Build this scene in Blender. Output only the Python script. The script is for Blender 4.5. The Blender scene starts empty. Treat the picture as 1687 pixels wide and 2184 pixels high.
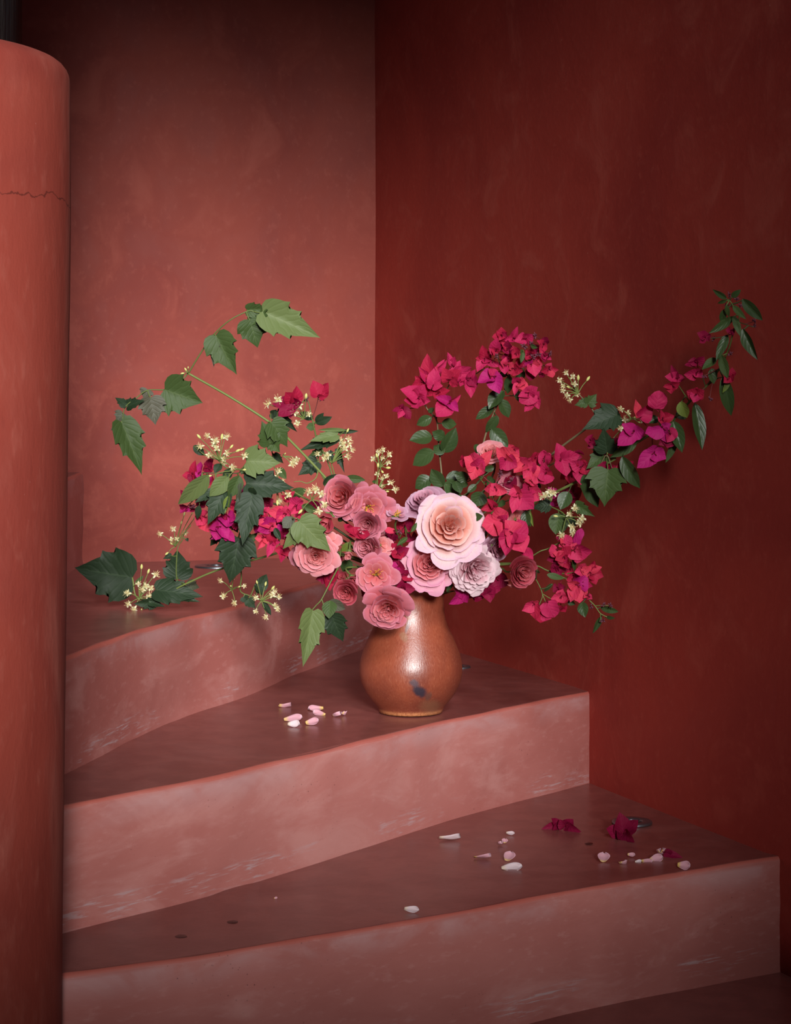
import bpy, bmesh, math, random
from mathutils import Vector, Matrix, noise, Quaternion

# ------------------------------------------------------------------ camera
FPX, CX, HOR = 4140.0, 843.5, 850.0          # focal length (px), principal x, horizon y in the 1687x2184 frame
CAMZ = 0.949
scene = bpy.context.scene
COL = scene.collection
cam_data = bpy.data.cameras.new('camera')
cam = bpy.data.objects.new('camera', cam_data)
COL.objects.link(cam)
cam.location = (0, 0, CAMZ)
cam.rotation_euler = (math.pi / 2, 0, 0)
cam_data.sensor_fit = 'VERTICAL'
cam_data.sensor_height = 36.0
cam_data.sensor_width = 36.0
cam_data.lens = FPX * 36.0 / 2184.0
cam_data.shift_y = (HOR - 1092.0) / 2184.0
cam_data.clip_start = 0.05
scene.camera = cam

# ------------------------------------------------------------------ world, lights, exposure
w = bpy.data.worlds.new('world')
scene.world = w
w.use_nodes = True
bg = w.node_tree.nodes['Background']
bg.inputs['Color'].default_value = (0.62, 0.72, 0.9, 1)
bg.inputs['Strength'].default_value = 0.08


def area_light(name, loc, target, sx, sy, power, color, spread):
    d = bpy.data.lights.new(name, 'AREA')
    d.shape = 'RECTANGLE'
    d.size, d.size_y = sx, sy
    d.energy = power
    d.color = color
    d.spread = math.radians(spread)
    o = bpy.data.objects.new(name, d)
    COL.objects.link(o)
    o.location = loc
    o.rotation_euler = (Vector(target) - Vector(loc)).to_track_quat('-Z', 'Y').to_euler()
    return o


# daylight of the tall open doorway behind the photographer
area_light('doorway_daylight', (0.40, -2.2, 2.35), (-0.36, 4.0, 0.80), 1.35, 1.55, 13.0, (1.0, 0.98, 0.96), 12)
# extra lamp added high above it to lengthen the highlight on the vase
area_light('vase_highlight_lamp', (0.95, -1.3, 4.3), (-0.15, 3.9, 0.72), 1.0, 1.6, 3.6, (0.96, 0.98, 1.0), 14)
scene.view_settings.view_transform = 'Standard'
scene.view_settings.look = 'None'
scene.view_settings.gamma = 1.0
scene.view_settings.use_curve_mapping = False
scene.view_settings.exposure = -0.25

# ------------------------------------------------------------------ helpers
Z0, Z1, Z2, Z3, Z4, Z5 = 0.0, 0.189, 0.369, 0.550, 0.769, 0.955


def W(px, py, d):
    """point at depth d seen at pixel (px, py)"""
    return Vector(((px - CX) * d / FPX, d, CAMZ - (py - HOR) * d / FPX))


def onlevel(px, py, z):
    """point of the horizontal level z seen at pixel (px, py)"""
    d = (CAMZ - z) * FPX / (py - HOR)
    return Vector(((px - CX) * d / FPX, d, z))


CROPS = dict(A=(140, 620, 2.636), B=(360, 900, 3.374), G=(140, 1080, 3.374), D=(820, 680, 3.515),
             E=(1100, 900, 4.367), F=(1240, 600, 3.774), H1=(830, 740, 8.435), H2=(980, 690, 7.668),
             H3=(970, 920, 5.272), H4=(1010, 1060, 5.623), H5=(1220, 780, 4.962), H6=(370, 960, 8.879),
             H7=(530, 1030, 8.033), H8=(680, 1010, 6.423), R=(700, 1000, 3.374), V=(740, 1240, 6.025),
             P2=(560, 1460, 7.668), P3=(920, 1700, 2.909), N=(0, 0, 1.0))


def px(crop, x, y):
    c = CROPS[crop]
    return c[0] + x / c[2], c[1] + y / c[2]


def mesh_obj(name, verts, faces, mat=None, parent=None, smooth=True, uvs=None, attrs=None):
    me = bpy.data.meshes.new(name)
    me.from_pydata([tuple(v) for v in verts], [], faces)
    if uvs is not None:
        uvl = me.uv_layers.new(name='UVMap')
        for l in me.loops:
            uvl.data[l.index].uv = uvs[l.vertex_index]
    if smooth:
        me.polygons.foreach_set('use_smooth', [True] * len(me.polygons))
    me.update()
    if mat is not None:
        me.materials.append(mat)
    o = bpy.data.objects.new(name, me)
    COL.objects.link(o)
    if parent is not None:
        o.parent = parent
    return o


def link_mesh(name, me, parent, matrix=None):
    o = bpy.data.objects.new(name, me)
    COL.objects.link(o)
    o.parent = parent
    if matrix is not None:
        o.matrix_local = matrix
    return o


def empty(name, loc, label, cat, group=None):
    o = bpy.data.objects.new(name, None)
    o.empty_display_size = 0.02
    COL.objects.link(o)
    o.location = loc
    tag(o, label, cat, group)
    return o


def tag(o, label, cat=None, group=None, kind=None):
    o['label'] = label
    if cat:
        o['category'] = cat
    if group:
        o['group'] = group
    if kind:
        o['kind'] = kind
    return o


# ------------------------------------------------------------------ material node helper
class NB:
    def __init__(self, name, rough=0.7, spec=0.5):
        m = bpy.data.materials.new(name)
        m.use_nodes = True
        self.m, self.t = m, m.node_tree
        self.b = self.t.nodes['Principled BSDF']
        self.b.inputs['Roughness'].default_value = rough
        self.b.inputs['Specular IOR Level'].default_value = spec

    def n(self, typ, **kw):
        nd = self.t.nodes.new(typ)
        for k, v in kw.items():
            setattr(nd, k, v)
        return nd

    def link(self, a, b):
        self.t.links.new(a, b)

    def val(self, sock, v):
        if hasattr(v, 'is_output') or isinstance(v, bpy.types.NodeSocket):
            self.link(v, sock)
        else:
            sock.default_value = v

    def math(self, op, a, b=0.0, c=None, clamp=False):
        nd = self.n('ShaderNodeMath', operation=op, use_clamp=clamp)
        self.val(nd.inputs[0], a)
        self.val(nd.inputs[1], b)
        if c is not None:
            self.val(nd.inputs[2], c)
        return nd.outputs[0]

    def ramp(self, fac, lo, hi, a=0.0, b=1.0):
        nd = self.n('ShaderNodeMapRange', interpolation_type='SMOOTHSTEP')
        self.val(nd.inputs['Value'], fac)
        nd.inputs['From Min'].default_value = lo
        nd.inputs['From Max'].default_value = hi
        nd.inputs['To Min'].default_value = a
        nd.inputs['To Max'].default_value = b
        return nd.outputs['Result']

    def mix(self, fac, a, b, blend='MIX'):
        nd = self.n('ShaderNodeMix', data_type='RGBA', blend_type=blend)
        self.val(nd.inputs[0], fac)
        self.val(nd.inputs[6], a if not isinstance(a, tuple) else rgba(a))
        self.val(nd.inputs[7], b if not isinstance(b, tuple) else rgba(b))
        return nd.outputs[2]

    def coord(self, kind='Object', scale=(1, 1, 1), loc=(0, 0, 0)):
        tc = self.n('ShaderNodeTexCoord')
        mp = self.n('ShaderNodeMapping')
        mp.inputs['Scale'].default_value = scale
        mp.inputs['Location'].default_value = loc
        self.link(tc.outputs[kind], mp.inputs['Vector'])
        return mp.outputs['Vector']

    def noise(self, vec, scale, detail=5, rough=0.55, dist=0.0):
        nd = self.n('ShaderNodeTexNoise')
        self.link(vec, nd.inputs['Vector'])
        nd.inputs['Scale'].default_value = scale
        nd.inputs['Detail'].default_value = detail
        nd.inputs['Roughness'].default_value = rough
        nd.inputs['Distortion'].default_value = dist
        return nd.outputs['Fac']

    def bump(self, height, strength=0.3, dist=0.01):
        nd = self.n('ShaderNodeBump')
        nd.inputs['Strength'].default_value = strength
        nd.inputs['Distance'].default_value = dist
        self.link(height, nd.inputs['Height'])
        self.link(nd.outputs['Normal'], self.b.inputs['Normal'])
        return nd

    def color(self, c):
        self.val(self.b.inputs['Base Color'], c if not isinstance(c, tuple) else rgba(c))


def lin(c):
    return tuple(((x / 255) / 12.92 if x / 255 <= 0.04045 else ((x / 255 + 0.055) / 1.055) ** 2.4) for x in c)


def rgba(c):
    """sRGB 0-255 triple -> linear rgba"""
    return (*lin(c[:3]), 1.0)


# ------------------------------------------------------------------ plaster materials
def plaster(name, base, dark, light, rough=0.62, spec=0.35, streak=(1, 1, 1), bumpk=0.35):
    k = NB(name, rough, spec)
    v = k.coord('Object')
    vs = k.coord('Object', streak)
    big = k.noise(v, 1.7, 4, 0.55, 0.6)
    mid = k.noise(vs, 7, 6, 0.6, 0.8)
    fine = k.noise(vs, 60, 6, 0.65)
    c = k.mix(k.ramp(big, 0.35, 0.65), base, dark)
    c = k.mix(k.math('MULTIPLY', k.ramp(mid, 0.5, 0.72), 0.55), c, light)
    c = k.mix(k.math('MULTIPLY', k.ramp(mid, 0.45, 0.28), 0.35), c, dark)
    c = k.mix(k.math('MULTIPLY', k.ramp(fine, 0.52, 0.75), 0.36), c, light)
    c = k.mix(k.math('MULTIPLY', k.ramp(fine, 0.42, 0.25), 0.30), c, dark)
    # dust specks and pale scratches
    vo = k.n('ShaderNodeTexVoronoi', feature='F1')
    k.link(v, vo.inputs['Vector'])
    vo.inputs['Scale'].default_value = 34
    sp = k.ramp(vo.outputs['Distance'], 0.05, 0.02)
    gate = k.ramp(k.noise(v, 9, 2), 0.6, 0.68)
    c = k.mix(k.math('MULTIPLY', k.math('MULTIPLY', sp, gate), 0.5), c, (200, 150, 140))
    k.color(c)
    r = k.ramp(mid, 0.3, 0.7, rough - 0.08, rough + 0.12)
    k.link(r, k.b.inputs['Roughness'])
    h = k.math('ADD', k.math('MULTIPLY', mid, 0.6), k.math('MULTIPLY', fine, 0.25))
    h = k.math('ADD', h, k.math('MULTIPLY', k.noise(v, 220, 3, 0.6), 0.06))
    k.bump(h, bumpk, 0.012)
    return k


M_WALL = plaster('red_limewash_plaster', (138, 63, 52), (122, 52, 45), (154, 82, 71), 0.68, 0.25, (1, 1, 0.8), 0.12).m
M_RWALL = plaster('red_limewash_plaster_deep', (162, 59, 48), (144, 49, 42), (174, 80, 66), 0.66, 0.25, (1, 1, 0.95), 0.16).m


def column_material():
    k = plaster('column_terracotta_plaster', (146, 63, 51), (124, 49, 42), (166, 92, 79), 0.62, 0.3, (1, 1, 0.35), 0.25)
    # one hairline crack running round the shaft
    v = k.coord('Object')
    sx = k.n('ShaderNodeSeparateXYZ')
    k.link(v, sx.inputs[0])
    nz = k.noise(v, 9, 5, 0.6)
    zz = k.math('ADD', sx.outputs['Z'], k.math('MULTIPLY', nz, 0.10))
    dz = k.math('ABSOLUTE', k.math('SUBTRACT', zz, 1.25))
    crack = k.ramp(dz, 0.0016, 0.0006)
    old = k.b.inputs['Base Color'].links[0].from_socket
    k.color(k.mix(k.math('MULTIPLY', k.math('MULTIPLY', crack, k.ramp(k.noise(v, 6, 2), 0.28, 0.40)), 0.6), old, (60, 22, 18)))
    return k.m


M_COLUMN = column_material()


def step_material():
    k = plaster('polished_red_oxide_cement', (178, 112, 105), (160, 92, 85), (194, 140, 134), 0.42, 0.45, (0.6, 0.6, 1.6), 0.15)
    old = k.b.inputs['Base Color'].links[0].from_socket
    v = k.coord('Object')
    sx = k.n('ShaderNodeSeparateXYZ')
    k.link(v, sx.inputs[0])
    z = sx.outputs['Z']
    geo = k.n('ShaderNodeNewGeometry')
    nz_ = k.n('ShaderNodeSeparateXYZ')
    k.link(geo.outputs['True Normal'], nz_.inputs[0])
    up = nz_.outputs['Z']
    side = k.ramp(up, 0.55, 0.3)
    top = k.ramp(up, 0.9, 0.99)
    streak = k.noise(k.coord('Object', (5, 5, 60)), 3.5, 6, 0.62, 0.4)
    blot = k.noise(k.coord('Object', (1, 1, 1.6)), 4.5, 5, 0.6, 0.5)
    # lime bloom under the nosing and scuffed whitewash near the foot of the riser
    band1 = k.math('MULTIPLY', k.ramp(z, -0.055, -0.012), k.ramp(z, -0.004, -0.012))
    band2 = k.math('MULTIPLY', k.ramp(z, -0.135, -0.15), k.ramp(z, -0.184, -0.170))
    b1 = k.math('MULTIPLY', k.math('MULTIPLY', band1, k.ramp(blot, 0.42, 0.62)), 0.5)
    b2 = k.math('MULTIPLY', k.math('MULTIPLY', band2, k.ramp(streak, 0.5, 0.62)), k.ramp(blot, 0.46, 0.6))
    c = k.mix(k.math('MULTIPLY', b1, side), old, (182, 146, 146))
    c = k.mix(k.math('MULTIPLY', k.math('MULTIPLY', b2, side), 0.75), c, (182, 156, 158))
    # tiny dark pits
    vo = k.n('ShaderNodeTexVoronoi', feature='F1')
    k.link(k.coord('Object', (1, 1, 1)), vo.inputs['Vector'])
    vo.inputs['Scale'].default_value = 110
    pit = k.math('MULTIPLY', k.ramp(vo.outputs['Distance'], 0.16, 0.06), k.ramp(k.noise(k.coord('Object', (1, 1, 2.5)), 5, 4, 0.7), 0.56, 0.66))
    c = k.mix(k.math('MULTIPLY', pit, 0.65), c, (66, 32, 32))
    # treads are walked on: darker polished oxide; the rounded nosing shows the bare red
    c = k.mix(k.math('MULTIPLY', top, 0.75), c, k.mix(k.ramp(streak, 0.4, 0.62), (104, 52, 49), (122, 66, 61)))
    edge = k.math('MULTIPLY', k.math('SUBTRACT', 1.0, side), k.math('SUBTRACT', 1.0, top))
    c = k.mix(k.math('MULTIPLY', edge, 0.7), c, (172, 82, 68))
    k.color(c)
    r = k.ramp(top, 0, 1, 0.58, 0.30)
    k.link(r, k.b.inputs['Roughness'])
    return k.m


M_STEP = step_material()


def simple(name, c, rough=0.6, spec=0.4, metal=0.0):
    k = NB(name, rough, spec)
    k.color(c)
    k.b.inputs['Metallic'].default_value = metal
    return k.m


# ------------------------------------------------------------------ walls
CORNER = Vector((-0.055, 4.93))
RW = Vector((0.3746, -0.9272))            # along the right wall, from the corner towards the viewer
RN = Vector((-0.9272, -0.3746))           # into the room
BW = Vector((-0.9473, -0.3204))           # along the back wall, from the corner to the left
BN = Vector((0.3204, -0.9473))


def wall(name, origin, u, nrm, u0, u1, height, mat, seed, lean=0.0):
    nu, nv, th = 60, 44, 0.24
    vs, fs = [], []
    for i in range(nu + 1):
        a = u0 + (u1 - u0) * (i / nu) ** 1.3
        for j in range(nv + 1):
            z = height * j / nv
            p = origin + u * a
            q = noise.noise(Vector((p.x * 1.3 + seed, p.y * 1.3, z * 1.1))) * 0.006 + \
                noise.noise(Vector((p.x * 5, p.y * 5 + seed, z * 4))) * 0.0016
            q += lean * (z - CAMZ)
            vs.append((p.x + nrm.x * q, p.y + nrm.y * q, z))
    for i in range(nu):
        for j in range(nv):
            a = i * (nv + 1) + j
            fs.append((a, a + nv + 1, a + nv + 2, a + 1))
    # back side
    n0 = len(vs)
    for a, z in ((u0, 0), (u1, 0), (u1, height), (u0, height)):
        p = origin + u * a - nrm * th
        vs.append((p.x, p.y, z))
    c = (0, nu * (nv + 1), nu * (nv + 1) + nv, nv)
    fs.append((n0, n0 + 3, n0 + 2, n0 + 1))
    bottom = [i * (nv + 1) for i in range(nu + 1)]
    topl = [i * (nv + 1) + nv for i in range(nu + 1)]
    fs.append(tuple(bottom[::-1]) + (n0, n0 + 1))
    fs.append(tuple(topl) + (n0 + 2, n0 + 3))
    fs.append(tuple(range(0, nv + 1)) + (n0 + 3, n0))
    fs.append(tuple(range(nu * (nv + 1) + nv, nu * (nv + 1) - 1, -1)) + (n0 + 1, n0 + 2))
    o = mesh_obj(name, vs, fs, mat)
    o['kind'] = 'structure'
    return o


wl = wall('wall_back', CORNER, BW, BN, -0.12, 3.2, 3.0, M_WALL, 3.1)
tag(wl, 'sunlit terracotta red plaster wall behind the stair landing')
wr = wall('wall_right', CORNER, RW, RN, -0.12, 7.2, 3.0, M_RWALL, 8.4, -0.004)
tag(wr, 'deep red shaded plaster wall beside the steps')

# ------------------------------------------------------------------ floor and winding steps
fl = mesh_obj('floor', [(-4, -5, 0), (5, -5, 0), (5, 6.2, 0), (-4, 6.2, 0), (-4, -5, -0.1), (5, -5, -0.1), (5, 6.2, -0.1), (-4, 6.2, -0.1)],
              [(0, 1, 2, 3), (7, 6, 5, 4), (0, 4, 5, 1), (1, 5, 6, 2), (2, 6, 7, 3), (3, 7, 4, 0)], M_STEP, smooth=False)
tag(fl, 'dark red cement floor at the foot of the steps', kind='structure')

CC = Vector((-0.665, 2.49))               # column centre, where the winders meet


def resample(pts, n):
    L = [0]
    for a, b in zip(pts, pts[1:]):
        L.append(L[-1] + (b - a).length)
    out = []
    for i in range(n + 1):
        s = L[-1] * i / n
        k = 0
        while k < len(pts) - 2 and L[k + 1] < s:
            k += 1
        t = (s - L[k]) / max(1e-9, L[k + 1] - L[k])
        out.append(pts[k].lerp(pts[k + 1], t))
    return out


def smoothed(pts, it=6):
    p = [q.copy() for q in pts]
    for _ in range(it):
        p = [p[0]] + [(p[i - 1] + p[i] * 2 + p[i + 1]) / 4 for i in range(1, len(p) - 1)] + [p[-1]]
    return p


def step(name, nose, zt, zb, outer, label, seed):
    """nose: plan polyline from the column outwards; outer: the rest of the outline"""
    line = smoothed(resample(nose, 90), 10)
    nn = len(line)
    R, NSEG = 0.008, 5
    vs, fs = [], []
    prof = []
    for s in range(NSEG + 1):
        a = math.pi / 2 * s / NSEG
        prof.append((R * (1 - math.sin(a)) if False else R * (1 - math.cos(math.pi / 2 - a)), -R * (1 - math.cos(a)), a))
    # profile: from top tread (inset R) over the rounded edge, then down the riser
    rows = []
    for i, p in enumerate(line):
        t = (line[min(i + 1, nn - 1)] - line[max(i - 1, 0)]).normalized()
        nrm = Vector((t.y, -t.x))                       # outwards (towards the lower step)
        jit = noise.noise(Vector((p.x * 9 + seed, p.y * 9, seed))) * 0.0035 + noise.noise(Vector((p.x * 40, p.y * 40, seed))) * 0.0012
        zj = noise.noise(Vector((p.x * 6, p.y * 6 + seed, 2))) * 0.003
        rr = R * (1 + 0.5 * noise.noise(Vector((p.x * 14, p.y * 14, seed + 5))))
        row = []
        for s in range(NSEG + 1):
            a = math.pi / 2 * s / NSEG
            off = -rr + rr * math.sin(a)
            z = -rr + rr * math.cos(a)
            q = p + nrm * (off + jit)
            row.append((q.x, q.y, zt + z + zj))
        H = zt - zb
        for s, f in enumerate((0.2, 0.4, 0.6, 0.8, 0.93, 1.04)):
            g = noise.noise(Vector((p.x * 7 + seed, p.y * 7, f * 3))) * 0.004
            flare = 0.002 if f > 0.95 else 0.0
            q = p + nrm * (jit * (1 - f) + g + flare)
            row.append((q.x, q.y, zt - H * f))
        rows.append(row)
    m = len(rows[0])
    for row in rows:
        vs += row
    for i in range(nn - 1):
        for j in range(m - 1):
            a = i * m + j
            fs.append((a, a + 1, a + m + 1, a + m))
    n0 = len(vs)
    for q in outer:
        vs.append((q[0], q[1], zt))
    for q in outer:
        vs.append((q[0], q[1], zb - 0.04 * (zt - zb)))
    no = len(outer)
    # the tread is a fan of quads: nosing points joined to points stepped towards the outer outline
    top = [i * m for i in range(nn)] + [n0 + k for k in range(no)]
    fs.append(tuple(top))
    bot = [i * m + m - 1 for i in range(nn)] + [n0 + no + k for k in range(no)]
    fs.append(tuple(reversed(bot)))
    for k in range(no - 1):
        fs.append((n0 + k + 1, n0 + k, n0 + no + k, n0 + no + k + 1))
    fs.append((n0,) + tuple((nn - 1) * m + j for j in range(m)) + (n0 + no,))
    fs.append(tuple(j for j in range(m - 1, -1, -1)) + (n0 + no - 1, n0 + 2 * no - 1))
    vs = [(x, y, z - zt) for x, y, z in vs]
    o = mesh_obj(name, vs, fs, M_STEP, smooth=True)
    o.location = (0, 0, zt)
    me = o.data
    bm = bmesh.new()
    bm.from_mesh(me)
    bmesh.ops.recalc_face_normals(bm, faces=bm.faces)
    for f in bm.faces:
        f.smooth = len(f.verts) == 4
    for e in bm.edges:
        if any(len(f.verts) > 4 for f in e.link_faces):
            e.smooth = False
    bm.to_mesh(me)
    bm.free()
    tag(o, label, kind='structure')
    return o


def nose_pts(z, pts, far):
    p = [CC.copy()]
    q = [onlevel(a, b, z).xy for a, b in pts]
    p += q
    p.append(far(q))
    return p


def extend(q, L=0.14):
    d = (q[-1] - q[0]).normalized()
    return q[-1] + d * L


out_corner = (0.06, 5.13)
out_left = (-2.6, 4.20)
left = (-2.6, 2.49)
N1 = nose_pts(Z1, [(137, 2081), (456, 2032), (700, 1992), (960, 1950), (1175, 1907), (1391, 1870), (1680, 1827)], extend)
N2 = nose_pts(Z2, [(147, 1716), (290, 1689), (492, 1650), (863, 1559), (960, 1534), (1242, 1478)], extend)
n3 = [onlevel(a, b, Z3).xy for a, b in [(155, 1398), (270, 1353), (402, 1314), (520, 1290), (597, 1264), (683, 1241)]] + [Vector((0.01, 4.76))]
N3 = [CC.copy()] + n3 + [extend(n3[-3:], 0.1)]
N4 = [CC.copy(), Vector((-0.72, 3.6)), Vector((-0.757, 4.72)), Vector((-0.76, 4.82))]
N5 = [CC.copy(), Vector((-1.3, 3.3)), Vector((-1.95, 4.35))]
step('stair_step', N1, Z1, Z0, [(0.86, 3.3), out_corner, out_left, left], 'lowest winding red cement step with fallen petals on it', 1.3)
step('stair_step', N2, Z2, Z1, [(0.62, 3.95), out_corner, out_left, left], 'red cement step carrying the clay vase', 5.1)
step('stair_step', N3, Z3, Z2, [out_corner, out_left, left], 'red cement landing step below the sunlit back wall', 9.7)
step('stair_step', N4, Z4, Z3, [out_left, left], 'short dark riser step behind the round column', 12.2)
step('stair_step', N5, Z5, Z4, [left], 'uppermost winding step behind the column', 15.2)


# ------------------------------------------------------------------ column with its timber post
def lathe(name, prof, center, mat, seg=96, wob=0.0, seed=0.0, parent=None, cap=True):
    vs, fs, uv = [], [], []
    for i, (r, z) in enumerate(prof):
        for s in range(seg):
            a = 2 * math.pi * s / seg
            q = r
            if wob:
                q += wob * noise.noise(Vector((math.cos(a) * 1.2 + seed, math.sin(a) * 1.2, z * 2.2)))
            vs.append((center[0] + q * math.cos(a), center[1] + q * math.sin(a), center[2] + z))
    for i in range(len(prof) - 1):
        for s in range(seg):
            a, b = i * seg + s, i * seg + (s + 1) % seg
            fs.append((a, b, b + seg, a + seg))
    if cap:
        fs.append(tuple(range(seg - 1, -1, -1)))
        fs.append(tuple((len(prof) - 1) * seg + s for s in range(seg)))
    return mesh_obj(name, vs, fs, mat, parent)


ZC = 1.388
prof = [(0.2315 + 0.0125 * i / 24, 0.0 + (ZC - 0.03) * i / 24) for i in range(25)]
for i in range(1, 7):
    a = math.pi / 2 * i / 6
    prof.append((0.244 - 0.03 * (1 - math.cos(a)), ZC - 0.03 + 0.03 * math.sin(a)))
prof.append((0.17, ZC + 0.001))
column = lathe('round_column', prof, (CC.x, CC.y, 0), M_COLUMN, 96, 0.006, 2.0)
tag(column, 'thick round terracotta plaster column at the hub of the steps', 'column')

kp = NB('dark_timber', 0.7, 0.3)
g = kp.noise(kp.coord('Object', (9, 9, 0.7)), 8, 6, 0.65)
kp.color(kp.mix(kp.ramp(g, 0.35, 0.7), (22, 22, 28), (52, 50, 48)))
kp.bump(g, 0.5, 0.01)
post = lathe('timber_post', [(0.182, 0), (0.183, 0.4), (0.182, 0.9), (0.181, 1.6)], (CC.x, CC.y, ZC - 0.002), kp.m, 64, 0.003, 6)
tag(post, 'blackened timber post standing on the round plaster column', 'post')

# ------------------------------------------------------------------ vase
VX, VD = 0.0282, 3.59
PXM = VD / FPX                       # metres per pixel at the vase


def vase_material():
    k = NB('burnished_terracotta', 0.33, 0.75)
    v = k.coord('Object')
    st = k.noise(k.coord('Object', (140, 140, 40)), 3.0, 4, 0.6)
    big = k.noise(v, 9, 4, 0.5, 0.4)
    c = k.mix(k.ramp(big, 0.35, 0.65), (142, 70, 47), (118, 56, 41))
    c = k.mix(k.math('MULTIPLY', k.ramp(st, 0.52, 0.75), 0.4), c, (168, 102, 74))
    c = k.mix(k.math('MULTIPLY', k.ramp(st, 0.45, 0.3), 0.4), c, (100, 44, 34))
    sx = k.n('ShaderNodeSeparateXYZ')
    k.link(v, sx.inputs[0])
    # pale worn foot
    foot = k.math('MULTIPLY', k.ramp(sx.outputs['Z'], 0.012, 0.003), k.ramp(st, 0.3, 0.6, 0.4, 1.0))
    c = k.mix(foot, c, (196, 130, 84))

    # fire clouds: smoky grey-blue patches left by the open kiln
    def cloud(center, rx, rz, rot, amp, col, cc, soft=0.5):
        mp = k.n('ShaderNodeMapping')
        mp.vector_type = 'TEXTURE'
        mp.inputs['Location'].default_value = center
        mp.inputs['Rotation'].default_value = (0, rot, 0)
        mp.inputs['Scale'].default_value = (rx, 0.06, rz)
        nv = k.n('ShaderNodeVectorMath', operation='ADD')
        k.link(v, nv.inputs[0])
        nn = k.n('ShaderNodeTexNoise')
        nn.inputs['Scale'].default_value = 55
        nn.inputs['Detail'].default_value = 3
        k.link(v, nn.inputs['Vector'])
        sc = k.n('ShaderNodeVectorMath', operation='MULTIPLY_ADD')
        k.link(nn.outputs['Color'], sc.inputs[0])
        sc.inputs[1].default_value = (0.012, 0.0, 0.012)
        sc.inputs[2].default_value = (-0.006, 0, -0.006)
        k.link(sc.outputs[0], nv.inputs[1])
        k.link(nv.outputs[0], mp.inputs['Vector'])
        ln = k.n('ShaderNodeVectorMath', operation='LENGTH')
        k.link(mp.outputs[0], ln.inputs[0])
        f = k.math('MULTIPLY', k.ramp(ln.outputs['Value'], 1.25, soft), amp)
        return k.mix(f, cc, col)
    z = lambda zy: CAMZ - ((1240 + zy / 6.025) - HOR) * PXM - Z2
    x = lambda zx: (zx - 825) / 6.025 * PXM
    c = cloud((x(930), -0.09, z(1320)), 0.0145, 0.0105, 0.7, 0.95, (44, 42, 54), c)
    c = cloud((x(870), -0.09, z(1215)), 0.010, 0.0075, 0.1, 0.75, (70, 66, 76), c)
    c = cloud((x(1040), -0.085, z(1390)), 0.006, 0.010, 0.0, 0.6, (80, 62, 56), c)
    c = cloud((x(785), -0.075, z(530)), 0.004, 0.013, 0.2, 0.6, (120, 116, 118), c)
    c = cloud((x(735), -0.08, z(650)), 0.007, 0.011, -0.3, 0.5, (140, 110, 84), c)
    c = cloud((x(1120), -0.08, z(1580)), 0.03, 0.018, 0.4, 0.5, (126, 92, 66), c)
    k.color(c)
    k.link(k.ramp(st, 0.3, 0.7, 0.31, 0.40), k.b.inputs['Roughness'])
    k.bump(k.math('ADD', st, k.math('MULTIPLY', k.noise(v, 300, 2), 0.3)), 0.12, 0.004)
    return k.m


vp = [(1700, 397), (1685, 407), (1640, 412), (1600, 436), (1560, 468), (1500, 520), (1450, 556), (1400, 588), (1330, 622), (1270, 645), (1200, 658),
      (1130, 662), (1060, 658), (1000, 648), (920, 626), (850, 600), (770, 567), (700, 535), (620, 497), (560, 470), (500, 450), (430, 436), (330, 426),
      (230, 423), (170, 431), (120, 450), (75, 485), (40, 512), (25, 520)]
zf = lambda zy: CAMZ - ((1240 + zy / 6.025) - HOR) * PXM - Z2
RIMZ = zf(25)
prof = [(0.0005, 0.0), (0.050, 0.0)]
for zy, r in vp:
    prof.append((r / 6.025 * PXM, max(0.0015, zf(zy) if zy < 1690 else 0.0015)))
rim_r = prof[-1][0]
prof += [(rim_r - 0.001, RIMZ + 0.003), (rim_r - 0.005, RIMZ + 0.0035), (rim_r - 0.0075, RIMZ)]
for zy, r in reversed(vp[3:-1]):
    prof.append((r / 6.025 * PXM - 0.0065, zf(zy)))
prof.append((0.0005, 0.012))
vase = lathe('clay_vase', prof, (0, 0, 0), vase_material(), 128, 0.0012, 4.0, cap=False)
vase.location = (VX, VD, Z2)
tag(vase, 'burnished terracotta vase with dark smoky patch holding the bouquet', 'vase')
MOUTH = Vector((VX, VD, Z2 + RIMZ))

# ------------------------------------------------------------------ recessed steel floor lights
M_STEEL = simple('brushed_steel', (120, 124, 130), 0.38, 0.5, 0.9)
M_LENS = simple('dark_lens_glass', (28, 30, 34), 0.12, 0.6)


def floor_light(pxx, pyy, z, r, label):
    p = onlevel(pxx, pyy, z)
    e = empty('recessed_floor_light', p, label, 'floor light', 'recessed steel floor lights')
    lathe('steel_ring', [(r, 0.0), (r, 0.0025), (r * 0.97, 0.004), (r * 0.55, 0.004), (r * 0.5, 0.0015), (r * 0.5, 0)], (0, 0, 0), M_STEEL, 64, parent=e, cap=False)
    lathe('glass_lens', [(r * 0.5, 0.0), (r * 0.5, 0.0018), (r * 0.3, 0.0026), (0.0005, 0.003)], (0, 0, 0), M_LENS, 48, parent=e, cap=False)
    lathe('inner_ring', [(r * 0.36, 0.0018), (r * 0.36, 0.0048), (r * 0.28, 0.0048), (r * 0.28, 0.0018)], (0, 0, 0), M_STEEL, 48, parent=e, cap=False)
    return e


floor_light(1348, 1755, Z1, 0.036, 'round steel floor light beside a fallen magenta blossom on the lowest step')
floor_light(462, 1209, Z3, 0.052, 'round steel floor light on the landing under the hanging vine leaf')
floor_light(978, 1424, Z2, 0.026, 'round steel floor light half hidden behind the clay vase')

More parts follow.
